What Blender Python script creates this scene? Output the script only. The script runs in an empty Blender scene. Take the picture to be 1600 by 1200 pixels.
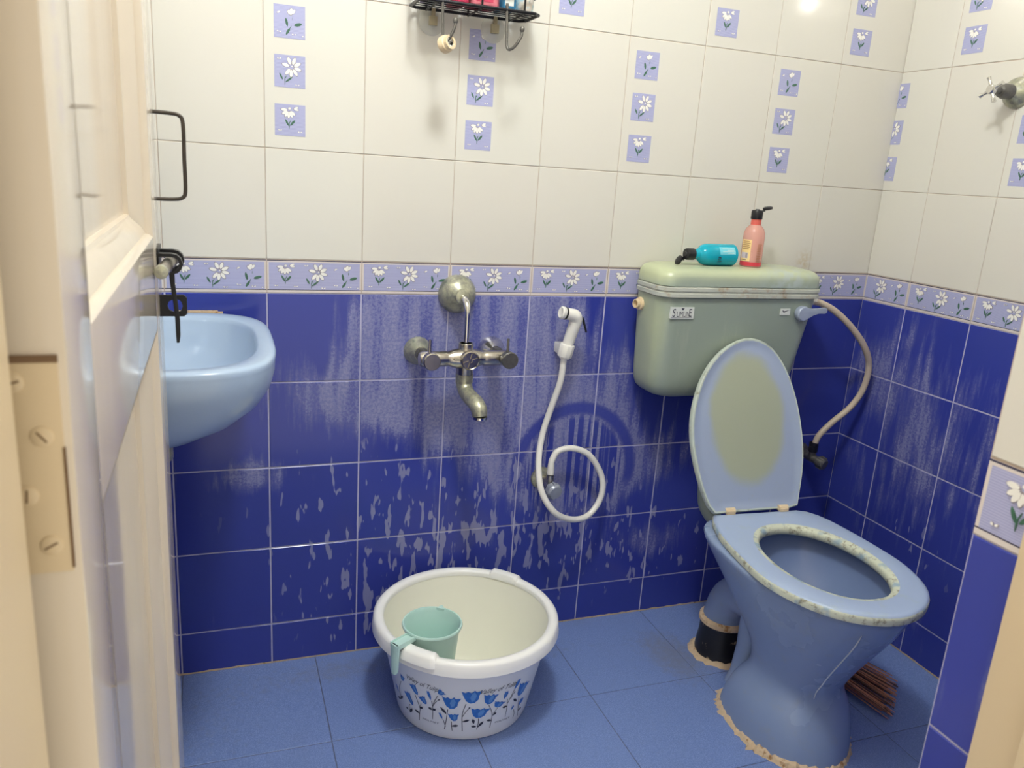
import bpy, bmesh, math, random
from mathutils import Vector, Matrix, Euler
random.seed(7)
PI = math.pi
SC = bpy.context.scene
COL = SC.collection

# ------------------------------------------------------------------ camera, world, lights, exposure
cam_d = bpy.data.cameras.new('camera')
cam = bpy.data.objects.new('camera', cam_d); COL.objects.link(cam)
cam_d.sensor_fit = 'HORIZONTAL'; cam_d.sensor_width = 36.0
cam_d.lens = 1250.19 / 1600 * 36.0
cam_d.clip_start = 0.02
R_ = Vector((0.9395, -0.3364, 0.0645)); D_ = Vector((-0.0276, -0.2635, -0.9643)); F_ = Vector((0.3414, 0.9042, -0.2568))
F_.normalize(); R_ = (R_ - R_.dot(F_) * F_).normalized(); D_ = F_.cross(R_)
cm = Matrix.Identity(4)
for i in range(3):
    cm[i][0] = R_[i]; cm[i][1] = -D_[i]; cm[i][2] = -F_[i]
cm.translation = Vector((-1.6975, -1.7622, 1.1794))
cam.matrix_world = cm
cam_d.dof.use_dof = True
cam_d.dof.focus_distance = 1.85
cam_d.dof.aperture_fstop = 12.0
SC.camera = cam

world = bpy.data.worlds.new('hallway_light'); SC.world = world
world.use_nodes = True
wbg = world.node_tree.nodes['Background']
wbg.inputs[0].default_value = (1.0, 0.93, 0.80, 1); wbg.inputs[1].default_value = 1.05

def lamp(name, loc, power, radius, color):
    l = bpy.data.lights.new(name, 'POINT'); l.energy = power; l.shadow_soft_size = radius; l.color = color
    o = bpy.data.objects.new(name, l); COL.objects.link(o); o.location = loc
    return o
lamp('ceiling_bulb', (-1.36, -0.90, 2.32), 41.0, 0.09, (0.955, 1.0, 1.015))
lamp('tile_glint_light', (-0.05, -0.356, 1.708), 0.4, 0.022, (1.0, 0.93, 0.85))  # added weak light out of view, placed to make a glint on the back-wall tiles

SC.view_settings.view_transform = 'Standard'
SC.view_settings.look = 'None'
SC.view_settings.gamma = 1.0
SC.view_settings.use_curve_mapping = False
SC.view_settings.exposure = 0.11

# ------------------------------------------------------------------ node helpers
def srgb(r, g, b):
    f = lambda c: (c / 255 / 12.92) if c / 255 <= 0.04045 else ((c / 255 + 0.055) / 1.055) ** 2.4
    return (f(r), f(g), f(b), 1.0)

class N:
    def __init__(s, name, rough=0.4, metal=0.0, base=(0.8, 0.8, 0.8, 1), spec=0.5):
        s.m = bpy.data.materials.new(name); s.m.use_nodes = True
        s.t = s.m.node_tree; s.p = s.t.nodes['Principled BSDF']
        s.p.inputs['Base Color'].default_value = base
        s.p.inputs['Roughness'].default_value = rough
        s.p.inputs['Metallic'].default_value = metal
        s.p.inputs['Specular IOR Level'].default_value = spec
    def lk(s, a, b):
        s.t.links.new(a, b)
    def setin(s, inp, v):
        if hasattr(v, 'is_linked') or isinstance(v, bpy.types.NodeSocket): s.lk(v, inp)
        else: inp.default_value = v
    def math(s, op, a, b=0.0, c=None, clamp=False):
        n = s.t.nodes.new('ShaderNodeMath'); n.operation = op; n.use_clamp = clamp
        s.setin(n.inputs[0], a); s.setin(n.inputs[1], b)
        if c is not None: s.setin(n.inputs[2], c)
        return n.outputs[0]
    def sstep(s, v, lo, hi):
        n = s.t.nodes.new('ShaderNodeMapRange'); n.interpolation_type = 'SMOOTHSTEP'
        s.setin(n.inputs['Value'], v); n.inputs['From Min'].default_value = lo; n.inputs['From Max'].default_value = hi
        return n.outputs['Result']
    def pos(s):
        n = s.t.nodes.new('ShaderNodeNewGeometry'); x = s.t.nodes.new('ShaderNodeSeparateXYZ')
        s.lk(n.outputs['Position'], x.inputs[0]); return x.outputs
    def objc(s):
        n = s.t.nodes.new('ShaderNodeTexCoord'); x = s.t.nodes.new('ShaderNodeSeparateXYZ')
        s.lk(n.outputs['Object'], x.inputs[0]); return x.outputs
    def rnd(s):
        return s.t.nodes.new('ShaderNodeObjectInfo').outputs['Random']
    def vec(s, x, y, z):
        n = s.t.nodes.new('ShaderNodeCombineXYZ')
        for i, v in enumerate((x, y, z)): s.setin(n.inputs[i], v)
        return n.outputs[0]
    def noise(s, vec, scale=1.0, detail=2.0, rough=0.5):
        n = s.t.nodes.new('ShaderNodeTexNoise'); n.inputs['Scale'].default_value = scale
        n.inputs['Detail'].default_value = detail; n.inputs['Roughness'].default_value = rough
        if vec is not None: s.lk(vec, n.inputs['Vector'])
        return n.outputs['Fac']
    def mul3(s, xyz, a, b, c):
        return s.vec(s.math('MULTIPLY', xyz[0], a), s.math('MULTIPLY', xyz[1], b), s.math('MULTIPLY', xyz[2], c))
    def mix(s, f, a, b):
        n = s.t.nodes.new('ShaderNodeMix'); n.data_type = 'RGBA'
        s.setin(n.inputs[0], f); s.setin(n.inputs[6], a); s.setin(n.inputs[7], b)
        return n.outputs[2]
    def fmix(s, f, a, b):
        return s.math('ADD', a, s.math('MULTIPLY', f, b - a))
    def blob(s, u, v, cu, cv, ru, rv, amp):
        a = s.math('DIVIDE', s.math('SUBTRACT', u, cu), ru); b = s.math('DIVIDE', s.math('SUBTRACT', v, cv), rv)
        e = s.math('EXPONENT', s.math('MULTIPLY', s.math('ADD', s.math('MULTIPLY', a, a), s.math('MULTIPLY', b, b)), -1.0))
        return s.math('MULTIPLY', e, amp)
    def sum(s, l):
        r = l[0]
        for k in l[1:]: r = s.math('ADD', r, k)
        return r
    def col(s, v): s.setin(s.p.inputs['Base Color'], v)
    def rough(s, v): s.setin(s.p.inputs['Roughness'], v)
    def bump(s, h, strength=0.2, dist=0.001):
        n = s.t.nodes.new('ShaderNodeBump'); n.inputs['Strength'].default_value = strength; n.inputs['Distance'].default_value = dist
        s.lk(h, n.inputs['Height']); s.lk(n.outputs[0], s.p.inputs['Normal'])

def simple(name, rgb, rough=0.4, metal=0.0, var=0.0, scale=40.0, spec=0.5, dirt=None, dirt_lo=0.55, dirt_hi=0.75):
    n = N(name, rough, metal, srgb(*rgb), spec)
    if var or dirt:
        f = n.noise(n.vec(*n.pos()), scale, 3)
        c = n.mix(f, tuple(x * (1 - var) for x in srgb(*rgb)[:3]) + (1,), tuple(min(1, x * (1 + var)) for x in srgb(*rgb)[:3]) + (1,))
        if dirt:
            g = n.noise(n.vec(*n.pos()), scale * 0.6, 4, 0.6)
            c = n.mix(n.sstep(g, dirt_lo, dirt_hi), c, srgb(*dirt))
        n.col(c)
    return n.m

# ------------------------------------------------------------------ materials
BLUE = (0.033, 0.048, 0.30, 1)
HAZE = srgb(150, 152, 186)
def blue_tile(name, side):
    n = N(name, 0.16, 0, BLUE)
    p = n.pos(); u = p[1] if side else p[0]; z = p[2]
    lowf = n.noise(n.vec(n.math('MULTIPLY', u, 7.0), 0.0, n.math('MULTIPLY', z, 5.0)), 1.0, 3)
    streak = n.noise(n.vec(n.math('MULTIPLY', u, 40.0), 3.0, n.math('MULTIPLY', z, 5.0)), 1.0, 4, 0.6)
    fine = n.noise(n.vec(n.math('MULTIPLY', u, 150.0), 1.0, n.math('MULTIPLY', z, 150.0)), 1.0, 4, 0.8)
    wide = n.noise(n.vec(n.math('MULTIPLY', u, 26.0), 7.0, n.math('MULTIPLY', z, 2.6)), 1.0, 3, 0.6)
    drop = n.noise(n.vec(n.math('MULTIPLY', u, 44.0), 9.0, n.math('MULTIPLY', z, 12.0)), 1.0, 2.2, 0.6)
    if not side:
        field = n.sum([n.blob(u, z, -1.14, .72, .25, .17, 1.15), n.blob(u, z, -1.0, .56, .13, .17, .95), n.blob(u, z, -1.40, .66, .18, .08, .5),
                       n.blob(u, z, -1.0, .83, .15, .10, .75), n.blob(u, z, -1.30, .84, .11, .12, .75), n.blob(u, z, -.68, .46, .17, .10, .55),
                       n.blob(u, z, -.84, .42, .14, .10, .7), n.blob(u, z, -.60, .22, .12, .06, .5), n.blob(u, z, -1.66, .48, .10, .05, .5),
                       n.blob(u, z, -.75, .62, .12, .12, .4)])
        # the arc the hanging hose wiped clean
        a = n.math('DIVIDE', n.math('SUBTRACT', u, -.845), .175); b = n.math('DIVIDE', n.math('SUBTRACT', z, .44), .185)
        d = n.math('SQRT', n.math('ADD', n.math('MULTIPLY', a, a), n.math('MULTIPLY', b, b)))
        ring = n.math('MULTIPLY', n.math('MULTIPLY', n.sstep(d, .78, .88), n.math('SUBTRACT', 1.0, n.sstep(d, .96, 1.06))), n.sstep(z, .36, .42))
        inside = n.math('MULTIPLY', n.math('SUBTRACT', 1.0, n.sstep(d, .74, .86)), n.sstep(z, .30, .36))
        dfield = n.sum([n.blob(u, z, -1.2, .40, .45, .17, .8), n.blob(u, z, -.85, .20, .45, .12, 1.0), n.blob(u, z, -1.30, .14, .22, .14, 1.0), n.blob(u, z, -.92, .36, .2, .12, .5)])
        smooth_noise = n.noise(n.vec(n.math('MULTIPLY', u, 3.2), 0.0, n.math('MULTIPLY', z, 3.2)), 1.0, 2)
    else:
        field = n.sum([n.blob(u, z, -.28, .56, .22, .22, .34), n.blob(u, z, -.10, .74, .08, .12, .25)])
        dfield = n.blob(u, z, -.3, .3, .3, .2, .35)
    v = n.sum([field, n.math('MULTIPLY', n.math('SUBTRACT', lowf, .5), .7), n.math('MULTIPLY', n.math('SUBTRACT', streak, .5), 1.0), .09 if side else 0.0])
    hz = n.sstep(v, .18, .60)
    tex = n.math('MULTIPLY', n.math('ADD', .5, n.math('MULTIPLY', n.sstep(fine, .40, .60), .5)), n.math('ADD', .42, n.math('MULTIPLY', n.sstep(wide, .36, .56), .58)))
    hz = n.math('MULTIPLY', hz, n.math('MULTIPLY', tex, .92))
    if not side:
        stripes = n.sstep(n.noise(n.vec(n.math('MULTIPLY', u, 70.0), 5.0, n.math('MULTIPLY', z, 1.5)), 1.0, 1.0), .46, .54)
        hz = n.math('MULTIPLY', hz, n.math('SUBTRACT', 1.0, n.math('MULTIPLY', ring, .92)))
        hz = n.math('MULTIPLY', hz, n.math('SUBTRACT', 1.0, n.math('MULTIPLY', inside, n.math('SUBTRACT', 1.0, stripes))))
        hz = n.math('MAXIMUM', hz, n.math('MULTIPLY', n.math('MULTIPLY', inside, stripes), .30))
    dr = n.math('MULTIPLY', n.sstep(n.math('ADD', drop, n.math('MULTIPLY', dfield, .10)), .655, .685), n.math('MULTIPLY', n.sstep(dfield, .12, .5), .70))
    fac = n.math('MAXIMUM', hz, dr, clamp=True)
    base = n.mix(n.rnd(), BLUE, (0.040, 0.057, 0.335, 1))
    n.col(n.mix(fac, base, HAZE))
    n.rough(n.fmix(fac, 0.15, 0.5))
    return n.m
M = {}
M['blue_back'] = blue_tile('blue_tile_limescaled', False)
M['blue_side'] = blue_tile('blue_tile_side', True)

def white_tile():
    n = N('white_tile', 0.13, 0, srgb(226, 220, 205))
    p = n.pos()
    f = n.noise(n.vec(*p), 2.2, 2)
    c = n.mix(f, srgb(213, 212, 202), srgb(219, 215, 206))
    c = n.mix(n.math('MULTIPLY', n.rnd(), .35), c, srgb(214, 207, 197))
    s = n.math('MULTIPLY', n.blob(p[0], p[2], -.222, .995, .020, .024, 1.0), n.sstep(n.noise(n.vec(*p), 90.0, 3), .35, .6))
    c = n.mix(n.math('MULTIPLY', s, .55), c, srgb(186, 160, 92))
    n.col(c); n.rough(n.fmix(n.noise(n.vec(*p), 30.0, 2), .09, .2))
    return n.m
M['white_tile'] = white_tile()
M['grout_blue'] = simple('grout_over_blue', (182, 180, 206), .8, var=.25, scale=30)
M['grout_white'] = simple('grout_over_white', (188, 172, 158), .8, var=.2, scale=30)
M['cream_edge'] = simple('border_cream_edge', (214, 205, 200), .2)
M['dark_line'] = simple('border_dark_line', (62, 60, 84), .25)

def lavender():
    n = N('lavender_print', .2)
    p = n.pos()
    w = n.math('SINE', n.math('MULTIPLY', p[2], 2600.0))
    c = n.mix(n.math('ADD', .5, n.math('MULTIPLY', w, .5)), srgb(160, 162, 200), srgb(176, 178, 212))
    n.col(c); return n.m
M['lavender'] = lavender()
M['petal'] = simple('white_petal', (238, 236, 230), .25)
M['petal_line'] = simple('petal_shadow_line', (140, 132, 140), .4)
M['leaf'] = simple('green_leaf', (62, 104, 84), .3, var=.25, scale=300)

def floor_tile():
    n = N('blue_floor_tile', .38)
    p = n.pos()
    sp = n.noise(n.vec(*p), 420.0, 2, .7); mid = n.noise(n.vec(*p), 60.0, 3, .6); low = n.noise(n.vec(*p), 3.0, 3)
    c = n.mix(n.sstep(sp, .35, .7), (0.135, 0.210, 0.47, 1), (0.25, 0.34, 0.63, 1))
    c = n.mix(n.math('MULTIPLY', n.sstep(mid, .5, .75), .35), c, (0.18, 0.245, 0.45, 1))
    c = n.mix(n.math('MULTIPLY', n.sstep(low, .55, .75), .35), c, (0.16, 0.21, 0.38, 1))
    d = n.sstep(n.sum([n.blob(p[0], p[1], -1.42, -.07, .2, .07, .6), n.blob(p[0], p[1], -.62, -.22, .1, .16, .8), n.blob(p[0], p[1], -.95, -.12, .2, .07, .5), n.blob(p[0], p[1], -1.75, -.2, .2, .3, .45),
                       n.math('MULTIPLY', n.math('SUBTRACT', mid, .5), .6)]), .35, .9)
    c = n.mix(n.math('MULTIPLY', d, .6), c, srgb(126, 128, 136))
    n.col(c); n.rough(n.fmix(mid, .25, .5)); n.bump(sp, .25, .0006)
    return n.m
M['floor_tile'] = floor_tile()
M['grout_floor'] = simple('grout_floor', (96, 104, 132), .8, var=.4, scale=18)
M['mortar'] = simple('mortar_cream', (206, 182, 150), .85, var=.2, scale=90, dirt=(150, 110, 70), dirt_lo=.55, dirt_hi=.7)
M['plaster'] = simple('plain_plaster', (216, 210, 196), .8)
M['ceiling'] = simple('ceiling_paint', (232, 228, 218), .9)

def door_paint(name, rgb, rough, grain=True):
    n = N(name, rough, 0, srgb(*rgb))
    p = n.pos()
    f = n.noise(n.mul3(p, 18, 18, 3), 1.0, 3)
    n.col(n.mix(f, srgb(*[c - 6 for c in rgb]), srgb(*[min(255, c + 5) for c in rgb])))
    n.bump(n.noise(n.mul3(p, 40, 40, 4), 1.0, 2), .05, .001)
    return n.m
M['door'] = door_paint('cream_gloss_paint', (216, 204, 186), .10)
M['door_panel'] = door_paint('cream_gloss_panel', (216, 205, 189), .08)
M['frame'] = door_paint('cream_frame_paint', (214, 194, 160), .35)
M['dark_gap'] = simple('dark_gap', (118, 92, 66), .8)

M['chrome'] = simple('dull_chrome', (188, 182, 172), .26, 1.0, var=.18, scale=120, dirt=(150, 138, 112), dirt_lo=.55, dirt_hi=.8)
M['chrome_bright'] = simple('bright_chrome', (222, 220, 216), .14, 1.0, var=.1, scale=80)
def scaled_chrome():
    n = N('limescaled_chrome', .35, .55)
    p = n.pos(); f = n.noise(n.vec(*p), 90.0, 4, .65)
    c = n.mix(n.sstep(f, .35, .65), srgb(150, 150, 140), srgb(186, 186, 160))
    c = n.mix(n.sstep(n.noise(n.vec(*p), 45.0, 3), .55, .75), c, srgb(120, 128, 118))
    n.col(c); n.bump(f, .3, .001); return n.m
M['chrome_scaled'] = scaled_chrome()
M['dark_metal'] = simple('tarnished_dark_metal', (112, 110, 106), .38, .7, var=.3, scale=120)
M['black_metal'] = simple('black_iron', (22, 22, 26), .38, .3)
M['worn_wire'] = simple('worn_black_wire', (70, 64, 58), .35, .6, var=.5, scale=60)

def ceramic(name, a, b, rough=.12, dirt=None):
    n = N(name, rough)
    p = n.pos(); f = n.noise(n.vec(*p), 7.0, 4)
    c = n.mix(f, srgb(*a), srgb(*b))
    if dirt:
        g = n.noise(n.vec(*p), 26.0, 4, .65)
        c = n.mix(n.math('MULTIPLY', n.sstep(g, .52, .78), .55), c, srgb(*dirt))
    n.col(c); n.rough(n.fmix(f, rough, rough + .12)); return n.m
M['basin'] = ceramic('pale_blue_ceramic', (160, 181, 208), (170, 189, 213), .12)
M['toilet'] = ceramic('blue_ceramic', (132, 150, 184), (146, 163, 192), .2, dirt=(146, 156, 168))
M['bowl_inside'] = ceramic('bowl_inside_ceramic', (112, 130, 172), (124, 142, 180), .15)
M['seat'] = ceramic('blue_seat_plastic', (156, 174, 206), (166, 181, 209), .26, dirt=(164, 178, 186))
def seat_edge():
    n = N('dirty_seat_edge', .5)
    p = n.pos(); f = n.noise(n.vec(*p), 70.0, 4, .65)
    c = n.mix(n.sstep(f, .30, .50), srgb(132, 126, 106), srgb(204, 208, 188))
    c = n.mix(n.sstep(n.noise(n.vec(*p), 24.0, 3), .54, .68), c, srgb(150, 172, 186))
    n.col(c); return n.m
M['seat_edge'] = seat_edge()
def lid_mat():
    n = N('faded_blue_lid', .3)
    o = n.objc(); p = n.pos()
    a = n.math('DIVIDE', n.math('SUBTRACT', o[0], -.008), .106); b = n.math('DIVIDE', n.math('SUBTRACT', o[2], .222), .160)
    d = n.math('SQRT', n.math('ADD', n.math('MULTIPLY', a, a), n.math('MULTIPLY', b, b)))
    d = n.math('ADD', d, n.math('MULTIPLY', n.math('SUBTRACT', n.noise(n.vec(*p), 14.0, 3), .5), .22))
    c = n.mix(n.sstep(d, .86, 1.08), srgb(166, 172, 150), srgb(158, 171, 196))
    sp = n.sstep(n.noise(n.vec(*p), 55.0, 4, .7), .58, .75)
    c = n.mix(n.math('MULTIPLY', sp, .35), c, srgb(168, 172, 160))
    n.col(c); return n.m
M['lid'] = lid_mat()
M['lid_edge'] = simple('lid_edge', (190, 200, 190), .4, var=.12, scale=60, dirt=(140, 140, 118))
def cistern_mat():
    n = N('yellowed_green_plastic', .28)
    p = n.pos()
    f = n.noise(n.vec(*p), 5.0, 3)
    y = n.sum([n.math('MULTIPLY', n.sstep(p[2], .935, .985), .7), n.blob(p[0], p[2], -.735, .80, .035, .22, .65), n.math('MULTIPLY', n.math('SUBTRACT', f, .5), .8)])
    c = n.mix(n.sstep(y, .1, .8), srgb(148, 160, 148), srgb(188, 196, 160))
    bl = n.math('MULTIPLY', n.blob(p[0], p[2], -.38, .965, .07, .04, 1.0), n.sstep(n.noise(n.vec(*p), 40.0, 3), .35, .6))
    c = n.mix(n.math('MULTIPLY', bl, .6), c, srgb(178, 192, 200))
    g = n.noise(n.mul3(p, 40, 40, 7), 1.0, 4, .6)
    c = n.mix(n.math('MULTIPLY', n.sstep(g, .55, .75), .3), c, srgb(172, 180, 164))
    rust = n.math('MULTIPLY', n.blob(p[0], p[2], -.315, .872, .018, .014, 1.0), n.sstep(n.noise(n.vec(*p), 120.0, 3), .4, .6))
    c = n.mix(n.math('MULTIPLY', rust, .7), c, srgb(112, 92, 50))
    n.col(c); return n.m
M['cistern'] = cistern_mat()
M['cistern_band'] = simple('grimy_band', (182, 186, 176), .5, var=.15, scale=50, dirt=(160, 138, 112), dirt_lo=.54, dirt_hi=.72)
M['lever'] = simple('pale_blue_lever', (156, 166, 186), .3)
M['label_white'] = simple('label_white', (214, 218, 214), .4)
M['ink'] = simple('ink_dark', (48, 50, 66), .5)
M['ink_grey'] = simple('ink_grey', (92, 92, 100), .5)
M['beige_plastic'] = simple('beige_plastic', (222, 200, 164), .45, var=.1, scale=60)
M['hose'] = simple('beige_hose', (200, 184, 164), .45, var=.08, scale=40)
M['white_plastic'] = simple('white_plastic', (232, 230, 224), .3)
M['black_plastic'] = simple('black_plastic', (26, 26, 30), .35)
M['black_pipe'] = simple('tarred_black_pipe', (26, 26, 28), .35, var=.3, scale=60, dirt=(150, 132, 108), dirt_lo=.60, dirt_hi=.66)
M['grey_valve'] = simple('grey_valve_knob', (150, 156, 170), .3, .2, var=.15, scale=90)
def bucket_mat(name, a, rough=.32):
    n = N(name, rough, 0, srgb(*a)); n.p.inputs['Subsurface Weight'].default_value = 0.0
    f = n.noise(n.vec(*n.pos()), 12.0, 2); n.col(n.mix(f, srgb(*a), srgb(*[min(255, c + 4) for c in a]))); return n.m
M['bucket'] = bucket_mat('white_bucket_plastic', (246, 246, 244))
M['bucket_in'] = bucket_mat('cream_bucket_inside', (243, 242, 228))
M['mug'] = bucket_mat('mint_plastic', (192, 226, 218), .35)
M['tulip'] = simple('tulip_blue', (50, 118, 204), .4, var=.25, scale=160)
M['tulip_light'] = simple('tulip_light_blue', (104, 158, 220), .4, var=.2, scale=160)
M['stem'] = simple('stem_grey', (92, 90, 96), .5)
def glassy(name, rgb, trans, rough=.12):
    n = N(name, rough, 0, srgb(*rgb)); n.p.inputs['Transmission Weight'].default_value = trans; n.p.inputs['IOR'].default_value = 1.35
    n.col(n.mix(n.noise(n.vec(*n.pos()), 50.0, 2), srgb(*rgb), srgb(*[min(255, int(c * 1.05)) for c in rgb]))); return n.m
M['pink_plastic'] = glassy('pink_translucent', (248, 190, 178), .55)
M['red_liquid'] = glassy('red_liquid', (216, 72, 84), .15)
M['pink_neck'] = glassy('pink_neck', (232, 112, 100), .2)
M['teal_plastic'] = glassy('teal_translucent', (30, 176, 200), .2)
M['teal_label'] = simple('teal_label', (112, 206, 222), .4)
M['yellow_label'] = simple('yellow_label', (246, 214, 150), .45)
M['lilac_label'] = simple('lilac_label', (214, 196, 206), .45)
M['label_text'] = simple('label_text_brown', (150, 100, 62), .5)
M['bristle'] = simple('reddish_bristle', (206, 142, 116), .7, var=.5, scale=60)
M['bristle_dark'] = simple('dark_bristle', (96, 72, 70), .8, var=.4, scale=60)
M['crimson'] = simple('crimson_wrapper', (196, 60, 92), .3, var=.25, scale=90)
M['pale_rose'] = simple('rose_wrapper', (214, 120, 132), .3, var=.2, scale=90)
M['sky_wrap'] = simple('blue_wrapper', (60, 128, 168), .3, var=.3, scale=70)
M['lilac_wrap'] = simple('lilac_wrapper', (150, 138, 176), .35, var=.2, scale=70)
M['pouch'] = simple('pastel_pouch', (214, 206, 194), .25, var=.15, scale=60, dirt=(150, 190, 206), dirt_lo=.52, dirt_hi=.62)
def clear_mat():
    n = N('clear_suction_cup', .15, 0, srgb(232, 232, 214)); n.p.inputs['Alpha'].default_value = .42
    n.col(n.mix(n.noise(n.vec(*n.pos()), 30.0, 2), srgb(240, 240, 226), srgb(248, 246, 238))); return n.m
M['suction'] = clear_mat()
M['suction_clip'] = simple('yellowed_clip', (176, 164, 132), .35, var=.15, scale=90)
M['water'] = glassy('bowl_water', (70, 90, 130), .3, .03)

# ------------------------------------------------------------------ geometry helpers
def axis_mat(o, z, x=None):
    z = Vector(z).normalized()
    if x is None: x = Vector((1, 0, 0)) if abs(z.x) < .9 else Vector((0, 1, 0))
    x = Vector(x); x = (x - x.dot(z) * z).normalized(); y = z.cross(x)
    m = Matrix.Identity(4)
    for i in range(3): m[i][0] = x[i]; m[i][1] = y[i]; m[i][2] = z[i]
    m.translation = Vector(o); return m

def spline(pts, k=6):
    P = [Vector(p) for p in pts]
    if len(P) < 3: return P
    out = []
    for i in range(len(P) - 1):
        a = P[i - 1] if i else P[0] * 2 - P[1]; b = P[i]; c = P[i + 1]; d = P[i + 2] if i + 2 < len(P) else P[-1] * 2 - P[-2]
        for j in range(k):
            t = j / k
            out.append(.5 * ((2 * b) + (c - a) * t + (2 * a - 5 * b + 4 * c - d) * t * t + (3 * b - a - 3 * c + d) * t ** 3))
    out.append(P[-1]); return out

class G:
    def __init__(s): s.v = []; s.f = []; s.mi = []
    def add(s, v, f, m=0, X=None):
        o = len(s.v)
        s.v += [tuple(X @ Vector(p)) if X is not None else tuple(p) for p in v]
        for q in f: s.f.append([o + i for i in q]); s.mi.append(m)
        return s
    def box(s, lo, hi, m=0, X=None, ch=0.0):
        (a, b, c), (d, e, g) = lo, hi
        if ch <= 0:
            v = [(a, b, c), (d, b, c), (d, e, c), (a, e, c), (a, b, g), (d, b, g), (d, e, g), (a, e, g)]
            f = [(0, 3, 2, 1), (4, 5, 6, 7), (0, 1, 5, 4), (1, 2, 6, 5), (2, 3, 7, 6), (3, 0, 4, 7)]
            return s.add(v, f, m, X)
        bm = bmesh.new(); bmesh.ops.create_cube(bm, size=1.0)
        for q in bm.verts: q.co = Vector(((a + d) / 2 + q.co.x * (d - a), (b + e) / 2 + q.co.y * (e - b), (c + g) / 2 + q.co.z * (g - c)))
        bmesh.ops.bevel(bm, geom=list(bm.edges), offset=ch, segments=2, profile=.7, affect='EDGES')
        bm.verts.index_update()
        s.add([tuple(q.co) for q in bm.verts], [[w.index for w in fc.verts] for fc in bm.faces], m, X); bm.free(); return s
    def lathe(s, prof, X=None, n=24, m=0, cap0=True, cap1=True, sx=1.0, sy=1.0):
        v = []; f = []
        for r, z in prof:
            for i in range(n):
                t = 2 * PI * i / n; v.append((r * math.cos(t) * sx, r * math.sin(t) * sy, z))
        for k in range(len(prof) - 1):
            for i in range(n):
                j = (i + 1) % n; f.append((k * n + i, k * n + j, (k + 1) * n + j, (k + 1) * n + i))
        if cap0: f.append(tuple(reversed(range(n))))
        if cap1: f.append(tuple(range((len(prof) - 1) * n, len(prof) * n)))
        return s.add(v, f, m, X)
    def loft(s, rings, m=0, cap0=True, cap1=True, closed=True, X=None):
        n = len(rings[0]); v = [p for r in rings for p in r]; f = []
        for k in range(len(rings) - 1):
            for i in range(n if closed else n - 1):
                j = (i + 1) % n; f.append((k * n + i, k * n + j, (k + 1) * n + j, (k + 1) * n + i))
        if cap0: f.append(tuple(reversed(range(n))))
        if cap1: f.append(tuple(range((len(rings) - 1) * n, len(rings) * n)))
        return s.add(v, f, m, X)
    def tube(s, pts, r, n=10, m=0, cap=True, X=None, k=6, sp=True):
        P = spline(pts, k) if sp else [Vector(p) for p in pts]
        L = len(P)
        rr = r if isinstance(r, (list, tuple)) else None
        T = []
        for i in range(L):
            t = (P[min(i + 1, L - 1)] - P[max(i - 1, 0)]); T.append(t.normalized())
        ref = Vector((0, 0, 1)) if abs(T[0].z) < .9 else Vector((1, 0, 0))
        u = (ref - ref.dot(T[0]) * T[0]).normalized(); rings = []
        for i in range(L):
            u = (u - u.dot(T[i]) * T[i]).normalized(); w = T[i].cross(u)
            if rr:
                q = i / (L - 1) * (len(rr) - 1); a = int(min(q, len(rr) - 2)); R = rr[a] + (rr[a + 1] - rr[a]) * (q - a)
            else: R = r
            rings.append([tuple(P[i] + R * (math.cos(2 * PI * j / n) * u + math.sin(2 * PI * j / n) * w)) for j in range(n)])
        return s.loft(rings, m, cap, cap, True, X)
    def prism(s, poly, z0, z1, m=0, X=None, ms=None):
        n = len(poly); v = [(x, y, z0) for x, y in poly] + [(x, y, z1) for x, y in poly]
        s.add(v, [tuple(reversed(range(n))), tuple(range(n, 2 * n))], m, X)
        return s.add(v, [(i, (i + 1) % n, n + (i + 1) % n, n + i) for i in range(n)], m if ms is None else ms, X)
    def mesh(s, name, mats, smooth=True, angle=40, bevel=0.0):
        me = bpy.data.meshes.new(name); me.from_pydata(s.v, [], s.f)
        for k in mats: me.materials.append(M[k] if isinstance(k, str) else k)
        me.polygons.foreach_set('material_index', s.mi)
        bm = bmesh.new(); bm.from_mesh(me); bmesh.ops.recalc_face_normals(bm, faces=bm.faces)
        if bevel:
            bmesh.ops.bevel(bm, geom=[e for e in bm.edges if len(e.link_faces) == 2 and e.calc_face_angle(0) > .6], offset=bevel, segments=2, profile=.7, affect='EDGES')
        bm.to_mesh(me); bm.free()
        if smooth:
            me.polygons.foreach_set('use_smooth', [True] * len(me.polygons)); me.set_sharp_from_angle(angle=math.radians(angle))
        me.update(); return me
    def build(s, name, mats, parent=None, smooth=True, angle=40, bevel=0.0, loc=None):
        return link(name, s.mesh(name, mats if isinstance(mats, (list, tuple)) else [mats], smooth, angle, bevel), parent, loc)

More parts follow.
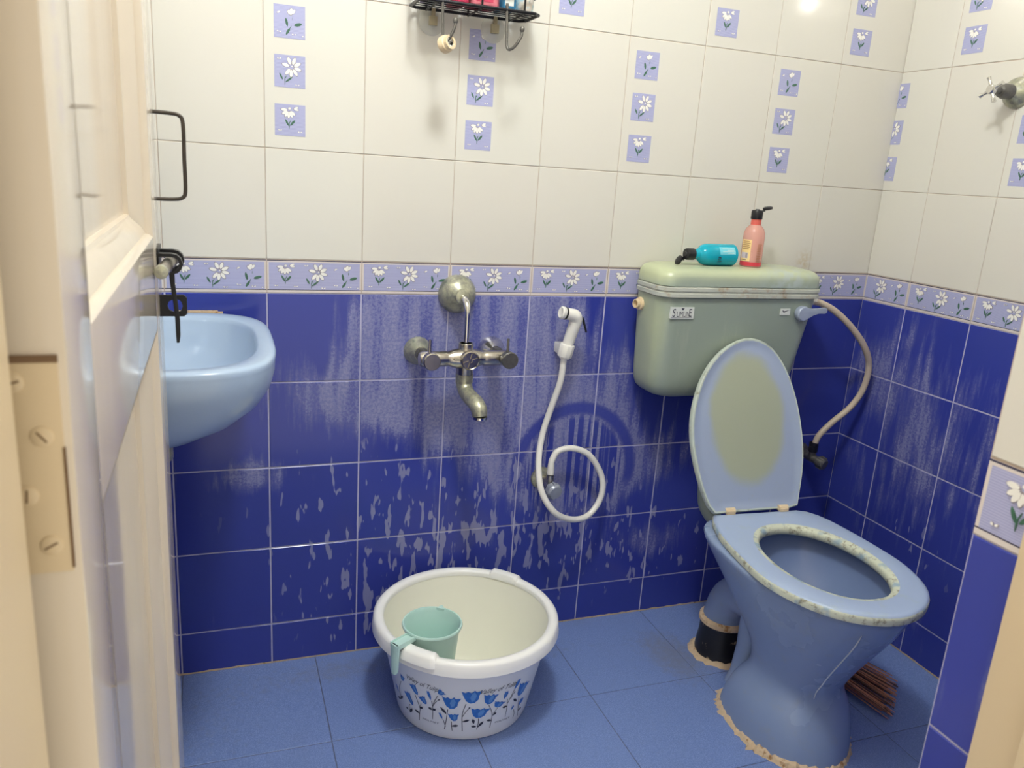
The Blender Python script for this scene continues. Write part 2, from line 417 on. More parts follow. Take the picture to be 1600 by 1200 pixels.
def link(name, me, parent=None, loc=None, X=None):
    o = bpy.data.objects.new(name, me); COL.objects.link(o)
    if parent is not None: o.parent = parent
    if X is not None: o.matrix_local = X
    elif loc is not None: o.location = loc
    return o
def tag(o, label, cat, group=None):
    o['label'] = label; o['category'] = cat
    if group: o['group'] = group
    return o
def thing(name, loc, label, cat, rz=0.0, group=None):
    o = link(name, None, None, loc); o.rotation_euler = (0, 0, rz); o.empty_display_size = .05
    return tag(o, label, cat, group)
def struct(o): o['kind'] = 'structure'; return o
_tc = {}
def text2d(txt, size, shear=0.0):
    k = (txt, size, shear)
    if k in _tc: return _tc[k]
    c = bpy.data.curves.new('t', 'FONT'); c.body = txt; c.size = size; c.shear = shear; c.resolution_u = 3
    o = bpy.data.objects.new('t', c); COL.objects.link(o)
    dg = bpy.context.evaluated_depsgraph_get(); me = bpy.data.meshes.new_from_object(o.evaluated_get(dg))
    v = [(p.co.x, p.co.y) for p in me.vertices]; f = [list(p.vertices) for p in me.polygons]
    bpy.data.objects.remove(o); bpy.data.meshes.remove(me); bpy.data.curves.remove(c)
    _tc[k] = (v, f); return v, f

# ------------------------------------------------------------------ the room shell
Z_CUT, TH, ZB, BORD = .104, .198, .896, .072
ZT = ZB + BORD
ROWS = [(0.0, .104, 'blue'), (.104, .302, 'blue'), (.302, .5, 'blue'), (.5, .698, 'blue'), (.698, .896, 'blue'), (.896, .968, 'border'),
        (.968, 1.193, 'white'), (1.193, 1.493, 'white'), (1.493, 1.793, 'white'), (1.793, 2.093, 'white'), (2.093, 2.4, 'white')]
XL, YF, XJ = -2.012, -1.292, -1.075

def tile_mesh(w, h, mat, g, t=.006):
    gr = G(); c = .0009; a, b, d, e = g / 2, g / 2, w - g / 2, h - g / 2
    v = [(a, b, -t), (d, b, -t), (d, e, -t), (a, e, -t), (a, b, -c), (d, b, -c), (d, e, -c), (a, e, -c),
         (a + c, b + c, 0), (d - c, b + c, 0), (d - c, e - c, 0), (a + c, e - c, 0)]
    f = [(8, 9, 10, 11)] + [(i, (i + 1) % 4, 4 + (i + 1) % 4, 4 + i) for i in range(4)] + [(4 + i, 4 + (i + 1) % 4, 8 + (i + 1) % 4, 8 + i) for i in range(4)]
    gr.add(v, f); return gr.mesh('tile', [mat], smooth=False)
_tm = {}
def get_tile(w, h, mat, g):
    k = (round(w, 4), round(h, 4), mat, g)
    if k not in _tm: _tm[k] = tile_mesh(w, h, mat, g)
    return _tm[k]

# flower motifs in a unit square: (cx, cy, half length, half width, angle deg, slot)  1 white  2 green
def petal(cx, cy, L, W, ang, m): return (cx, cy, L, W, ang, m)
def fan(cx, cy, angs, r, L, W): return [petal(cx + r * math.cos(math.radians(a)), cy + r * math.sin(math.radians(a)), L, W, a, 1) for a in angs]
MOTIF = {
 'daisy_drooping': fan(.46, .82, (178, 212, 240, 268, 296, 322), .155, .125, .055) + fan(.60, .86, (22, -8), .10, .10, .04) + [petal(.48, .87, .06, .045, 10, 1),
    petal(.40, .42, .13, .034, 118, 2), petal(.58, .42, .13, .040, 48, 2), petal(.47, .32, .12, .014, 88, 2), petal(.49, .44, .07, .012, 70, 2),
    petal(.13, .17, .035, .025, 140, 1), petal(.20, .17, .04, .022, 30, 1), petal(.78, .14, .035, .025, 150, 1), petal(.86, .14, .04, .022, 20, 1)],
 'daisy_open': fan(.56, .64, (90 + 22, 90 - 22, 25, -15, -55, -95, -130, 165), .195, .145, .066) + [petal(.57, .66, .03, .03, 0, 1),
    petal(.22, .33, .12, .032, 118, 2), petal(.47, .25, .15, .032, 38, 2), petal(.34, .20, .15, .014, 90, 2), petal(.36, .30, .08, .012, 60, 2),
    petal(.12, .88, .035, .024, 140, 1), petal(.19, .88, .04, .022, 25, 1), petal(.70, .09, .035, .024, 150, 1), petal(.78, .09, .04, .022, 25, 1)],
 'tulip_bud': [petal(.55, .80, .125, .075, 80, 1), petal(.49, .78, .09, .055, 120, 1), petal(.63, .81, .10, .05, 62, 1), petal(.15, .76, .07, .028, 25, 1),
    petal(.60, .61, .06, .008, 88, 2), petal(.41, .48, .135, .042, 102, 2), petal(.77, .44, .14, .052, 14, 2), petal(.45, .21, .13, .042, 58, 2), petal(.53, .34, .06, .012, 60, 2),
    petal(.12, .19, .035, .022, 150, 1), petal(.20, .18, .04, .02, 20, 1), petal(.60, .13, .035, .022, 150, 1), petal(.68, .13, .04, .02, 20, 1), petal(.92, .10, .035, .022, 40, 1)],
}
def motif_geo(gr, kind, x0, y0, sx, sy, slots):
    sp = [(-1, 0), (-.72, .62), (-.2, 1), (.45, .9), (.82, .5), (1, 0), (.82, -.5), (.45, -.9), (-.2, -1), (-.72, -.62)]
    for k, (cx, cy, L, W, a, m) in enumerate(MOTIF[kind]):
        ca, sa = math.cos(math.radians(a)), math.sin(math.radians(a)); P = []
        for px, py in sp:
            x, y = px * L, py * W
            P.append((x0 + sx * (cx + x * ca - y * sa), y0 + sy * (cy + x * sa + y * ca)))
        n = len(P)
        h = .0009 + .00012 * (k % 3); cxx = sum(p[0] for p in P) / n; cyy = sum(p[1] for p in P) / n
        top = [(cxx + (p[0] - cxx) * .82, cyy + (p[1] - cyy) * .82, h) for p in P]
        v = [(p[0], p[1], .0001) for p in P] + top
        gr.add(v, [tuple(range(n, 2 * n))], slots[m]); gr.add(v, [(i, (i + 1) % n, n + (i + 1) % n, n + i) for i in range(n)], slots[3 if m == 1 else m])
_mm = {}
def decor_mesh(kind, x0=0.0, w=.06):
    k = ('d', kind, x0)
    if k not in _mm:
        gr = G(); gr.box((x0, 0, -.0005), (w, .061, .0003), 0)
        if x0 == 0: motif_geo(gr, kind, 0, 0, .06, .061, (0, 1, 2, 3))
        else:
            g2 = G(); motif_geo(g2, kind, 0, 0, .06, .061, (0, 1, 2, 3))
            for q, m in zip(g2.f, g2.mi):
                if all(g2.v[i][0] >= x0 for i in q): gr.add([g2.v[i] for i in q], [tuple(range(len(q)))], m)
        _mm[k] = gr.mesh('flower_square', ['lavender', 'petal', 'leaf', 'petal_line'], smooth=False)
    return _mm[k]
def flower_mesh(kind):
    k = ('f', kind)
    if k not in _mm:
        gr = G(); motif_geo(gr, kind, 0, 0, .062, .0605, (0, 0, 1, 2)); _mm[k] = gr.mesh('flower', ['petal', 'leaf', 'petal_line'], smooth=False)
    return _mm[k]
def border_mesh(w, x_off):
    k = ('b', round(w, 4))
    if k not in _mm:
        gr = G(); a, d, t = .001, w - .001, .006; h = BORD
        bands = [(.0012, .0065, 0), (.0065, .0080, 1), (.0080, h - .0062, 2), (h - .0062, h - .0032, 0), (h - .0032, h - .0012, 1)]
        gr.box((a, .0012, -t), (d, h - .0012, -.0004), 0)
        for y0, y1, m in bands:
            if m == 2:
                for x0, x1, mm in ((a, .0045, 0), (.0045, w - .0045, 2), (w - .0045, d, 0)):
                    gr.add([(x0, y0, 0), (x1, y0, 0), (x1, y1, 0), (x0, y1, 0)], [(0, 1, 2, 3)], mm)
            else: gr.add([(a, y0, 0), (d, y0, 0), (d, y1, 0), (a, y1, 0)], [(0, 1, 2, 3)], m)
        _mm[k] = gr.mesh('border_tile', ['cream_edge', 'dark_line', 'lavender'], smooth=False)
    return _mm[k]
KINDS = ['daisy_drooping', 'daisy_open', 'tulip_bud']

def plane_matrix(origin, u, n):
    u = Vector(u); n = Vector(n); v = n.cross(u); m = Matrix.Identity(4)
    for i in range(3): m[i][0] = u[i]; m[i][1] = v[i]; m[i][2] = n[i]
    m.translation = Vector(origin); return m

def tile_wall(parent, PM, cols, blue, decor_low=(), decor_up=(), top=2.4, cut_left=0.0):
    """cols: list of (u0, u1, index); PM maps (u, v, n) to the room."""
    for (u0, u1, ci) in cols:
        cl = cut_left if ci == 0 and cut_left else 0.0
        for (z0, z1, kind) in ROWS:
            if z0 >= top - .01: continue
            J = Matrix.Rotation(random.uniform(-.0022, .0022), 4, 'X') @ Matrix.Rotation(random.uniform(-.0022, .0022), 4, 'Y')
            X = PM @ Matrix.Translation((u0, z0, 0)) @ J
            if kind == 'border':
                t = link('border_tile', border_mesh(u1 - u0, cl), parent, X=PM @ Matrix.Translation((u0, z0, 0)))
                for q in range(3):
                    fx = .009 + q * .0625 - cl
                    if fx < .002 or fx + .055 > (u1 - u0): continue
                    link('flower', flower_mesh(KINDS[q]), t, X=Matrix.Translation((fx, .0062, 0)))
            else:
                g = .0034 if kind == 'blue' else .0014
                me = get_tile(u1 - u0, z1 - z0, blue if kind == 'blue' else 'white_tile', g)
                t = link('tile', me, parent, X=X)
                dec = (abs(z0 - 1.193) < .01 and ci in decor_low) or (abs(z0 - 1.493) < .01 and ci in decor_up)
                if dec:
                    for q, y in zip(KINDS, (.026, .119, .211)):
                        if .08 - cl > u1 - u0: continue
                        if cl:
                            link('flower_square', decor_mesh(q, max(0.0, cl - .02)), t, X=Matrix.Translation((.02 - cl, y, .0002)))
                        else:
                            link('flower_square', decor_mesh(q), t, X=Matrix.Translation((.02, y, .0002)))

def slab(name, lo, hi, mats=('plaster',)):
    gr = G(); gr.box(lo, hi); return struct(gr.build(name, list(mats), smooth=False))
def wall_slab(name, PM, u0, u1, depth=.1, top=2.4):
    gr = G()
    for z0, z1, m in ((-.02, ZB, 0), (ZB, top, 1)):
        gr.box((u0, z0, -depth), (u1, z1, -.0013), m, PM)
    return struct(gr.build(name, ['grout_blue', 'grout_white'], smooth=False))

PB = plane_matrix((0, 0, 0), (1, 0, 0), (0, -1, 0))
wall_back = wall_slab('wall_back', PB, -2.15, .1)
cols = [(-.201 - .2 * (k + 1) if k < 8 else -2.012, -.201 - .2 * k, k + 1) for k in range(9)]
cols = [(-.201, .003, 0)] + [(-.201 - .2 * (k + 1), -.201 - .2 * k, k + 1) for k in range(9)]
cols[-1] = (XL, cols[-1][1], 9)
tile_wall(wall_back, PB, cols, 'blue_back', decor_low=(1, 3, 5, 7), decor_up=(0, 2, 4, 6, 8), top=2.4)

PR = plane_matrix((0, 0, 0), (0, -1, 0), (-1, 0, 0))
wall_right = wall_slab('wall_right', PR, .0, 1.40)
rc = [(0.0, .153, 0)] + [(.153 + .2 * k, min(.153 + .2 * (k + 1), 1.292), k + 1) for k in range(6)]
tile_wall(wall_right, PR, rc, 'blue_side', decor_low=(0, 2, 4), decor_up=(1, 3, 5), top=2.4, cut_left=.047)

# left wall and the inside of the front wall face away from or beyond the camera: tiled with one joined surface each
def joined_wall(name, PM, u0, u1, zmax=2.4, openings=()):
    w = wall_slab(name, PM, u0, u1, .09)
    gr = G(); u = u0
    while u < u1 - .005:
        e = min(u + .2, u1)
        for z0, z1, kind in ROWS:
            g = .0015
            gr.box((u + g, z0 + g, -.006), (e - g, z1 - g, 0), {'blue': 0, 'border': 2, 'white': 1}[kind], PM)
        u = e
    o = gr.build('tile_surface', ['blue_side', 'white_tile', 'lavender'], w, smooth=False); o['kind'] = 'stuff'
    return w
PLW = plane_matrix((XL, 0, 0), (0, 1, 0), (1, 0, 0))
joined_wall('wall_left', PLW, -1.40, 0.0)
PF = plane_matrix((0, YF, 0), (-1, 0, 0), (0, 1, 0))
joined_wall('wall_front', PF, 0.0, -XJ - .055)
# reveal beside the doorway: tiled return, facing the door
PV = plane_matrix((XJ, YF, 0), (0, -1, 0), (-1, 0, 0))
wall_reveal = wall_slab('wall_reveal', PV, 0.0, .075, .05)
for (z0, z1, kind) in ROWS:
    if kind == 'border':
        t = link('border_tile', border_mesh(.075, 0), wall_reveal, X=PV @ Matrix.Translation((0, z0, 0)))
        link('flower', flower_mesh('daisy_drooping'), t, X=Matrix.Translation((.0085, .0062, 0)))
    else:
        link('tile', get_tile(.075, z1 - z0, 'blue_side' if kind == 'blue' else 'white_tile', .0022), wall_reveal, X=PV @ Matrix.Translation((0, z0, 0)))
# outer part of the front wall (hall side) and over the door
gr = G(); gr.box((-2.1, -1.46, 0), (-1.872, -1.30, 2.4)); gr.box((-1.01, -1.46, 0), (.1, -1.375, 2.4)); gr.box((-1.872, -1.46, 2.075), (-1.01, -1.30, 2.4))
struct(gr.build('wall_hall', 'plaster', smooth=False))

# floor
floor = slab('floor', (-2.1, -1.46, -.12), (.1, .1, -.0015), ('grout_floor',))
PFL = plane_matrix((0, 0, 0), (1, 0, 0), (0, 0, 1))
xs = [0.0, -.30, -.60, -.90, -1.20, -1.50, -1.80, XL]; ys = [0.0, -.312, -.612, -.912, -1.212, -1.46]
for i in range(len(xs) - 1):
    for j in range(len(ys) - 1):
        link('tile', get_tile(xs[i] - xs[i + 1], ys[j] - ys[j + 1], 'floor_tile', .0022), floor, X=PFL @ Matrix.Translation((xs[i + 1], ys[j + 1], random.uniform(-.0006, 0))))
slab('ceiling', (-2.1, -1.46, 2.4), (.1, .1, 2.5), ('ceiling',))

# ragged cement line where the floor meets the walls
def ragged(name, p0, p1, n, w, h):
    gr = G(); a = Vector(p0); b = Vector(p1); d = (b - a).normalized(); s = Vector((0, 0, 1)).cross(d); rings = []
    for i in range(n + 1):
        c = a.lerp(b, i / n); ww = w * random.uniform(.35, 1.3) * (2.2 if random.random() < .07 else 1); hh = h * random.uniform(.4, 1.3)
        rings.append([tuple(c + Vector((0, 0, -.002))), tuple(c + s * ww + Vector((0, 0, -.002))), tuple(c + s * ww * .6 + Vector((0, 0, hh))), tuple(c + Vector((0, 0, hh * 1.5)))])
    gr.loft(rings); return gr.build(name, 'mortar', floor)
ragged('cement_joint', (0, 0, 0), (XL, 0, 0), 150, -.0045, .0022)
ragged('cement_joint', (0, -1.29, 0), (0, 0, 0), 90, -.004, .002)

# door frame
def frame_piece(name, lo, hi): gr = G(); gr.box(lo, hi); return struct(gr.build(name, 'frame', smooth=True, bevel=.004))
frame_piece('trim_1', (-1.872, -1.465, 0), (-1.7845, -1.366, 2.075))
j2 = G(); j2.box((-1.085, -1.395, 0), (-1.008, -1.343, 2.075)); j2.box((-1.102, -1.465, 0), (-1.008, -1.393, 2.075))
struct(j2.build('trim_2', 'frame', bevel=.003))
frame_piece('trim_3', (-1.7845, -1.465, 2.01), (-1.102, -1.36, 2.075))

# ------------------------------------------------------------------ open door
FX, BX = -1.766, -1.803       # visible face, back face
Y0, Y1 = -1.345, -.648        # hinge edge, free edge
DZ0, DZ1 = .012, 2.0
SN, SF = -1.264, -.755        # inner edges of the stiles
door = struct(link('door_1', None, None, (FX, Y0, 0))); door.empty_display_size = .1
DL = Vector((FX, Y0, 0))
def dbox(name, lo, hi, mat='door', bevel=.002):
    gr = G(); gr.box(tuple(Vector(lo) - DL), tuple(Vector(hi) - DL)); return gr.build(name, mat, door, bevel=bevel)
stile_h = dbox('stile', (BX, Y0, DZ0), (FX, SN, DZ1)); stile_f = dbox('stile', (BX, SF, DZ0), (FX, Y1, DZ1))
UZ0, UZ1, LZ0, LZ1 = 1.080, 1.86, .20, .972
dbox('lock_rail', (BX, SN, LZ1), (FX, SF, UZ0)); dbox('top_rail', (BX, SN, UZ1), (FX, SF, DZ1)); dbox('bottom_rail', (BX, SN, DZ0), (FX, SF, LZ0))
for z0, z1 in ((UZ0, UZ1), (LZ0, LZ1)):
    pan = dbox('panel', (BX + .004, SN, z0), (BX + .010, SF, z1), 'door_panel', 0)
    prof = [(0, 0), (.0035, .0035), (.0045, .008), (.013, .011), (.022, .020), (.026, .0215), (.0265, .0275)]
    gr = G(); rings = []
    for d, dep in prof:
        rings.append([(FX - dep - DL.x, y - DL.y, z) for y, z in ((SN + d, z0 + d), (SF - d, z0 + d), (SF - d, z1 - d), (SN + d, z1 - d))])
    n = 4
    # each side a strip with its own verts so mitres stay sharp
    for q in range(4):
        a, b = q, (q + 1) % 4
        v = [r[a] for r in rings] + [r[b] for r in rings]; L = len(prof)
        gr.add(v, [(i, i + 1, L + i + 1, L + i) for i in range(L - 1)])
    gr.build('panel_molding', 'door', door, angle=35)
# hinge leaf let into the near edge
hg = G(); hg.box((-.0325, -.0012, .970), (-.0040, .0006, 1.080)); hinge = hg.build('hinge', 'frame', door, bevel=.0006)
gp = G(); gp.box((-.0325, -.0016, 1.0785), (-.0038, -.0003, 1.0820)); gp.box((-.0046, -.0016, .972), (-.0034, -.0003, 1.036)); gp.build('shadow_gap', 'dark_gap', hinge, smooth=False)
for (sx, sz, an) in ((-.0235, 1.069, .3), (-.0130, 1.042, -.9), (-.0215, 1.012, 1.5), (-.0130, .985, .5)):
    sc = G(); X = axis_mat((sx, -.0012, sz), (0, -1, 0))
    sc.lathe([(.0052, 0), (.0050, .0006), (.0038, .0012)], X, 16)
    sc.box((-.0034, -.0005, .0010), (.0034, .0005, .00135), 1, X @ Matrix.Rotation(an, 4, 'Z'))
    sc.build('screw', ['frame', 'dark_gap'], hinge)
# wire pull handle
hd = G(); hy = -.662 - DL.y
hd.tube([(-.002, hy, 1.2205), (.020, hy, 1.2200), (.0295, hy, 1.2180), (.0335, hy, 1.2085), (.0335, hy, 1.168), (.0335, hy, 1.130), (.0300, hy, 1.1210), (.0205, hy, 1.1185), (-.002, hy, 1.118)], .0024, 10)
h_ = hd.build('pull_handle', 'worn_wire', door); h_['label'] = 'worn black wire pull handle'
# sliding bolt with hasp and staple
bx, bz = .0165, 1.045
lt = G()
lt.box((0, -.715 - DL.y, bz - .018), (.002, -.655 - DL.y, bz + .018))
latch = lt.build('sliding_bolt', 'black_metal', door, bevel=.0006); latch['label'] = 'black sliding bolt with hanging hasp'
rd = G(); rd.tube([(bx - .0085, -.775 - DL.y, bz - .002), (bx, -.652 - DL.y, bz)], .0076, 14, sp=False); rd.build('bolt_rod', 'chrome', latch)
kn = G(); kn.lathe([(.0050, -.002), (.0074, -.001), (.0080, .001), (.0080, .008), (.0070, .009)], axis_mat((bx - .0085, -.776 - DL.y, bz - .002), (0, 1, 0)), 14); kn.build('rod_end', 'chrome_scaled', latch)
for yy, r in ((-.672, .013), (-.712, .0125)):
    st = G(); pts = []
    pr = [(0, bz + r), (bx, bz + r)] + [(bx + r * math.sin(a), bz + r * math.cos(a)) for a in (.5, 1.0, 1.57, 2.1, 2.6)] + [(bx, bz - r), (0, bz - r)]
    ri = [(0, bz + r - .004), (bx, bz + r - .004)] + [(bx + (r - .004) * math.sin(a), bz + (r - .004) * math.cos(a)) for a in (.5, 1.0, 1.57, 2.1, 2.6)] + [(bx, bz - r + .004), (0, bz - r + .004)]
    L = len(pr); y = yy - DL.y
    v = [(x, y - .006, z) for x, z in pr] + [(x, y - .006, z) for x, z in ri] + [(x, y + .006, z) for x, z in pr] + [(x, y + .006, z) for x, z in ri]
    f = []
    for i in range(L - 1):
        f += [(i, i + 1, L + i + 1, L + i), (2 * L + i, 3 * L + i, 3 * L + i + 1, 2 * L + i + 1), (i, 2 * L + i, 2 * L + i + 1, i + 1), (L + i, L + i + 1, 3 * L + i + 1, 3 * L + i)]
    st.add(v, f); st.build('bolt_bracket', 'black_metal', latch)
hs = G(); y = -.706 - DL.y
rings = []
for (x, z, w) in ((bx - .001, bz - .006, .0034), (bx - .0005, bz - .025, .0028), (bx + .002, bz - .05, .0026), (bx + .0035, bz - .07, .0028), (bx + .0035, bz - .09, .0026), (bx + .003, bz - .099, .0016)):
    rings.append([(x - w, y - .0016, z), (x + w, y - .0016, z), (x + w, y + .0016, z), (x - w, y + .0016, z)])
hs.loft(rings); hs.build('hasp', 'black_metal', latch, bevel=.0005)
sp_ = G(); y = -.690 - DL.y; out = []; inn = []
cx, cz, R = .0172, .990, .0088
sq = [(.031, cz), (.0310, cz + .010), (.0275, cz + .0135), (cx, cz + .0135), (.0, cz + .0135), (.0, cz), (.0, cz - .0135), (cx, cz - .0135), (.0275, cz - .0135), (.0310, cz - .010)]
for px, pz in sq:
    a = math.atan2(pz - cz, px - cx); inn.append((cx + R * math.cos(a), cz + R * math.sin(a)))
L = len(sq)
v = [(p[0], y - .002, p[1]) for p in sq] + [(p[0], y - .002, p[1]) for p in inn] + [(p[0], y + .002, p[1]) for p in sq] + [(p[0], y + .002, p[1]) for p in inn]
f = []
for i in range(L):
    j = (i + 1) % L
    f += [(i, j, L + j, L + i), (2 * L + i, 3 * L + i, 3 * L + j, 2 * L + j), (i, 2 * L + i, 2 * L + j, j), (L + i, L + j, 3 * L + j, 3 * L + i)]
sp_.add(v, f); sp_.build('staple', 'black_metal', door)

# ------------------------------------------------------------------ wash basin on the left wall
basin = thing('wash_basin', (XL, -.262, .855), 'pale blue ceramic wall-hung wash basin behind the open door', 'basin')
def d_ring(depth, half, z, n=48, ex=3.6, x0=0.0):
    out = []
    for i in range(n):
        t = 2 * PI * i / n; c, s_ = math.cos(t), math.sin(t)
        x = abs(c) ** (2 / ex) * (1 if c > 0 else -1); y = abs(s_) ** (2 / ex) * (1 if s_ > 0 else -1)
        xx = x0 + depth * (.5 + .5 * x)
        out.append((xx, half * y, z))
    return out
gb = G(); rings = []
for t in (1.0, .985, .94, .86, .75, .6, .42, .25, .1, .03, 0.0):
    z = -.175 * t
    sc = max(.22, (1 - t ** 2.3) ** .62) if t < 1 else .20
    rings.append(d_ring(.10 + .306 * sc if True else 0, .06 + .195 * sc, z - .012, ex=2.2 + 1.4 * sc))
rings += [d_ring(.407, .256, -.004), d_ring(.404, .253, 0.0), d_ring(.396, .246, .001)]
rings += [d_ring(.327, .226, .0005, x0=.053, ex=3.0), d_ring(.319, .220, -.003, x0=.057, ex=2.9), d_ring(.314, .215, -.010, x0=.060, ex=2.9), d_ring(.297, .20, -.055, x0=.067, ex=2.6), d_ring(.25, .165, -.10, x0=.085, ex=2.3), d_ring(.16, .10, -.135, x0=.125, ex=2.1), d_ring(.05, .026, -.145, x0=.18, ex=2)]
gb.loft(rings); gb.build('bowl', 'basin', basin, angle=60)
gd = G(); gd.lathe([(.024, -.150), (.024, -.142), (.018, -.1405), (.016, -.146)], axis_mat((.205, 0, 0), (0, 0, 1)), 20); gd.build('drain', 'chrome', basin)
gw = G(); gw.lathe([(.021, -.180), (.025, -.195), (.025, -.214), (.019, -.222)], axis_mat((.205, -.02, 0), (0, 0, 1)), 20); gw.tube([(.205, -.02, -.215), (.203, -.02, -.236), (.19, -.02, -.258), (.15, -.02, -.275), (.08, -.02, -.285), (0, -.02, -.29)], .018, 14)
gw.build('waste_trap', 'chrome_scaled', basin)
gc = G(); gc.box((.235, .2595, -.004), (.312, .2625, .0035)); gc.box((.30, .2580, -.005), (.322, .2625, .001)); gc.build('caulk', 'mortar', basin, bevel=.001)

# ------------------------------------------------------------------ wall mixer
mx = thing('wall_mixer', (-1.178, 0, .766), 'limescaled chrome wall mixer with swivel spout and overhead pipe', 'tap')
g = G()
gf = G()
for x, z in ((-.092, 0), (.086, 0)):
    gf = G(); gf.lathe([(.033, -.001), (.032, .006), (.026, .018), (.019, .028), (.016, .034)], axis_mat((x, 0, z), (0, -1, 0)), 26)
    gf.build('wall_flange', 'chrome_scaled' if x < 0 else 'chrome_bright', mx)
    ga = G(); ga.tube([(x, -.025, z), (x, -.084, z)], [.0145, .0125], 16, sp=False); ga.lathe([(.0165, 0), (.0165, .014)], axis_mat((x, -.04, z), (0, -1, 0)), 6); ga.build('inlet_arm', 'dark_metal', mx)
body = G()
body.lathe([(.014, -.105), (.0175, -.1), (.0175, -.045), (.0160, -.04), (.0205, -.028), (.0235, -.012), (.0235, .012), (.0205, .028), (.0160, .04), (.0175, .045), (.0175, .1), (.014, .105)], axis_mat((-.003, -.084, 0), (1, 0, 0)), 22)
body.lathe([(.018, -.040), (.0195, -.036), (.0195, -.012), (.021, -.004), (.021, .012), (.0165, .020), (.0165, .034), (.0135, .036)], axis_mat((-.002, -.084, 0), (0, 0, 1)), 22)
body.build('body', 'chrome', mx)
nut = G(); nut.lathe([(.0155, 0), (.0165, .002), (.0165, .008), (.0150, .010)], axis_mat((-.002, -.084, .026), (0, 0, 1)), 6); nut.build('nut', 'chrome_scaled', mx)
for k, (x, pin) in enumerate(((-.088, 0), (.092, 0))):
    hk = G(); X = axis_mat((x, -.088, .002), (0, -1, 0))
    hk.lathe([(.0120, 0), (.0120, .012), (.0185, .016), (.0195, .034), (.0175, .0365)], X, 28)
    hk.tube([(x - .004, -.112, .012), (x - .004, -.112, .050)], .0032, 8, sp=False); hk.build('handle', 'dark_metal' if k else 'chrome', mx, angle=30)
dv = G(); X = axis_mat((-.001, -.086, .003), (0, -1, 0))
dv.lathe([(.014, 0), (.014, .018), (.0205, .020), (.0215, .034), (.0195, .037), (.0180, .0355), (.002, .036)], X, 28)
for k in range(6):
    dv.box((.004, -.0015, .0355), (.0165, .0015, .0380), 0, X @ Matrix.Rotation(k * PI / 3 + .3, 4, 'Z'))
dv.tube([(-.012, -.112, .004), (-.036, -.112, .005)], .0028, 8, sp=False)
dv.build('diverter_knob', 'chrome', mx, angle=30)
so = G(); so.lathe([(.0195, -.056), (.0200, -.036)], axis_mat((-.002, -.084, 0), (0, 0, 1)), 20)
so.tube([(-.002, -.084, -.045), (-.002, -.086, -.060), (.000, -.098, -.074), (.004, -.120, -.082), (.009, -.145, -.088), (.012, -.160, -.098), (.013, -.164, -.112)], [.0190, .0180, .0172, .0175, .0180, .0178, .0165], 20)
so.build('spout', 'chrome_scaled', mx)
se = G(); se.lathe([(.0170, 0), (.0170, .006), (.0140, .0065), (.0125, .002)], axis_mat((.013, -.164, -.118), (0, 0, 1)), 20); se.build('aerator', 'chrome_bright', mx)
up = G(); up.tube([(-.002, -.084, .034), (-.002, -.084, .080), (-.002, -.083, .106), (-.002, -.074, .122), (-.003, -.055, .130), (-.004, -.03, .132)], [.0065, .0065, .0068, .0078, .0082, .0082], 14)
up.build('riser_pipe', 'chrome_bright', mx)
fl = G(); fl.lathe([(.0435, -.001), (.0445, .006), (.040, .020), (.030, .032), (.018, .039), (.0155, .042), (.0155, .050), (.011, .052)], axis_mat((-.005, 0, .133), (0, -1, 0)), 30)
fl.build('top_flange', 'chrome_scaled', mx)

# ------------------------------------------------------------------ hand-held health faucet
hf = thing('health_faucet', (-.905, -.03, .77), 'white hand bidet spray with looped white hose on the wall', 'bidet spray')
HL = Vector((-.905, -.03, .77))
L_ = lambda pts: [tuple(Vector(p) - HL) for p in pts]
gh = G()
gh.tube(L_([(-.919, -.044, .752), (-.9165, -.046, .775), (-.9105, -.05, .806), (-.9045, -.055, .836), (-.903, -.057, .848), (-.9075, -.060, .858), (-.918, -.061, .862), (-.936, -.062, .8655)]), [.0125, .0130, .0140, .0150, .0155, .0155, .0145, .0135], 16)
gh.build('spray_handle', 'white_plastic', hf)
nz = G(); d = Vector((-1, -.06, .2)); X = axis_mat(tuple(Vector((-.932, -.0618, .8648)) - HL), d)
nz.lathe([(.0128, .0025), (.0148, .005), (.0150, .012), (.0125, .0145), (.011, .0135)], X, 22); nz.build('nozzle', 'white_plastic', hf)
ring = G(); ring.lathe([(.0135, -.001), (.0152, 0), (.0152, .003), (.0135, .004)], X, 22); ring.build('nozzle_ring', 'black_plastic', hf)
lv = G(); lv.tube(L_([(-.897, -.058, .858), (-.886, -.057, .852), (-.879, -.056, .836), (-.872, -.055, .818)]), [.003, .0034, .0028, .0024], 8); lv.build('trigger', 'black_plastic', hf)
hk = G(); c = Vector((-.917, -.046, .772)) - HL
hk.lathe([(.0175, -.016), (.0185, -.014), (.0185, .014), (.0175, .016)], axis_mat(tuple(c), (.18, -.1, 1)), 10)
hk.box((c.x - .012, c.y, c.z - .012), (c.x + .012, .0295, c.z + .012)); hk.build('wall_hook', 'white_plastic', hf, bevel=.001)
hh = G(); hh.tube(L_([(-.9195, -.044, .756), (-.922, -.040, .694), (-.936, -.030, .626), (-.954, -.028, .552), (-.967, -.050, .485), (-.968, -.085, .427), (-.938, -.100, .378), (-.885, -.085, .346), (-.832, -.070, .342), (-.797, -.060, .372), (-.786, -.055, .414), (-.797, -.050, .456), (-.832, -.048, .502), (-.878, -.048, .521), (-.916, -.048, .516), (-.931, -.050, .495), (-.933, -.050, .484)]), .0078, 12, k=8)
hh.build('hose', 'white_plastic', hf)
fe = G(); fe.lathe([(.0085, 0), (.0090, .004), (.0082, .026), (.0075, .030)], axis_mat(tuple(Vector((-.933, -.050, .4565)) - HL), (0, 0, 1)), 16); fe.build('hose_ferrule', 'white_plastic', hf)
av = thing('angle_valve', (-.931, 0, .425), 'small chrome angle valve feeding the white bidet spray hose', 'valve')
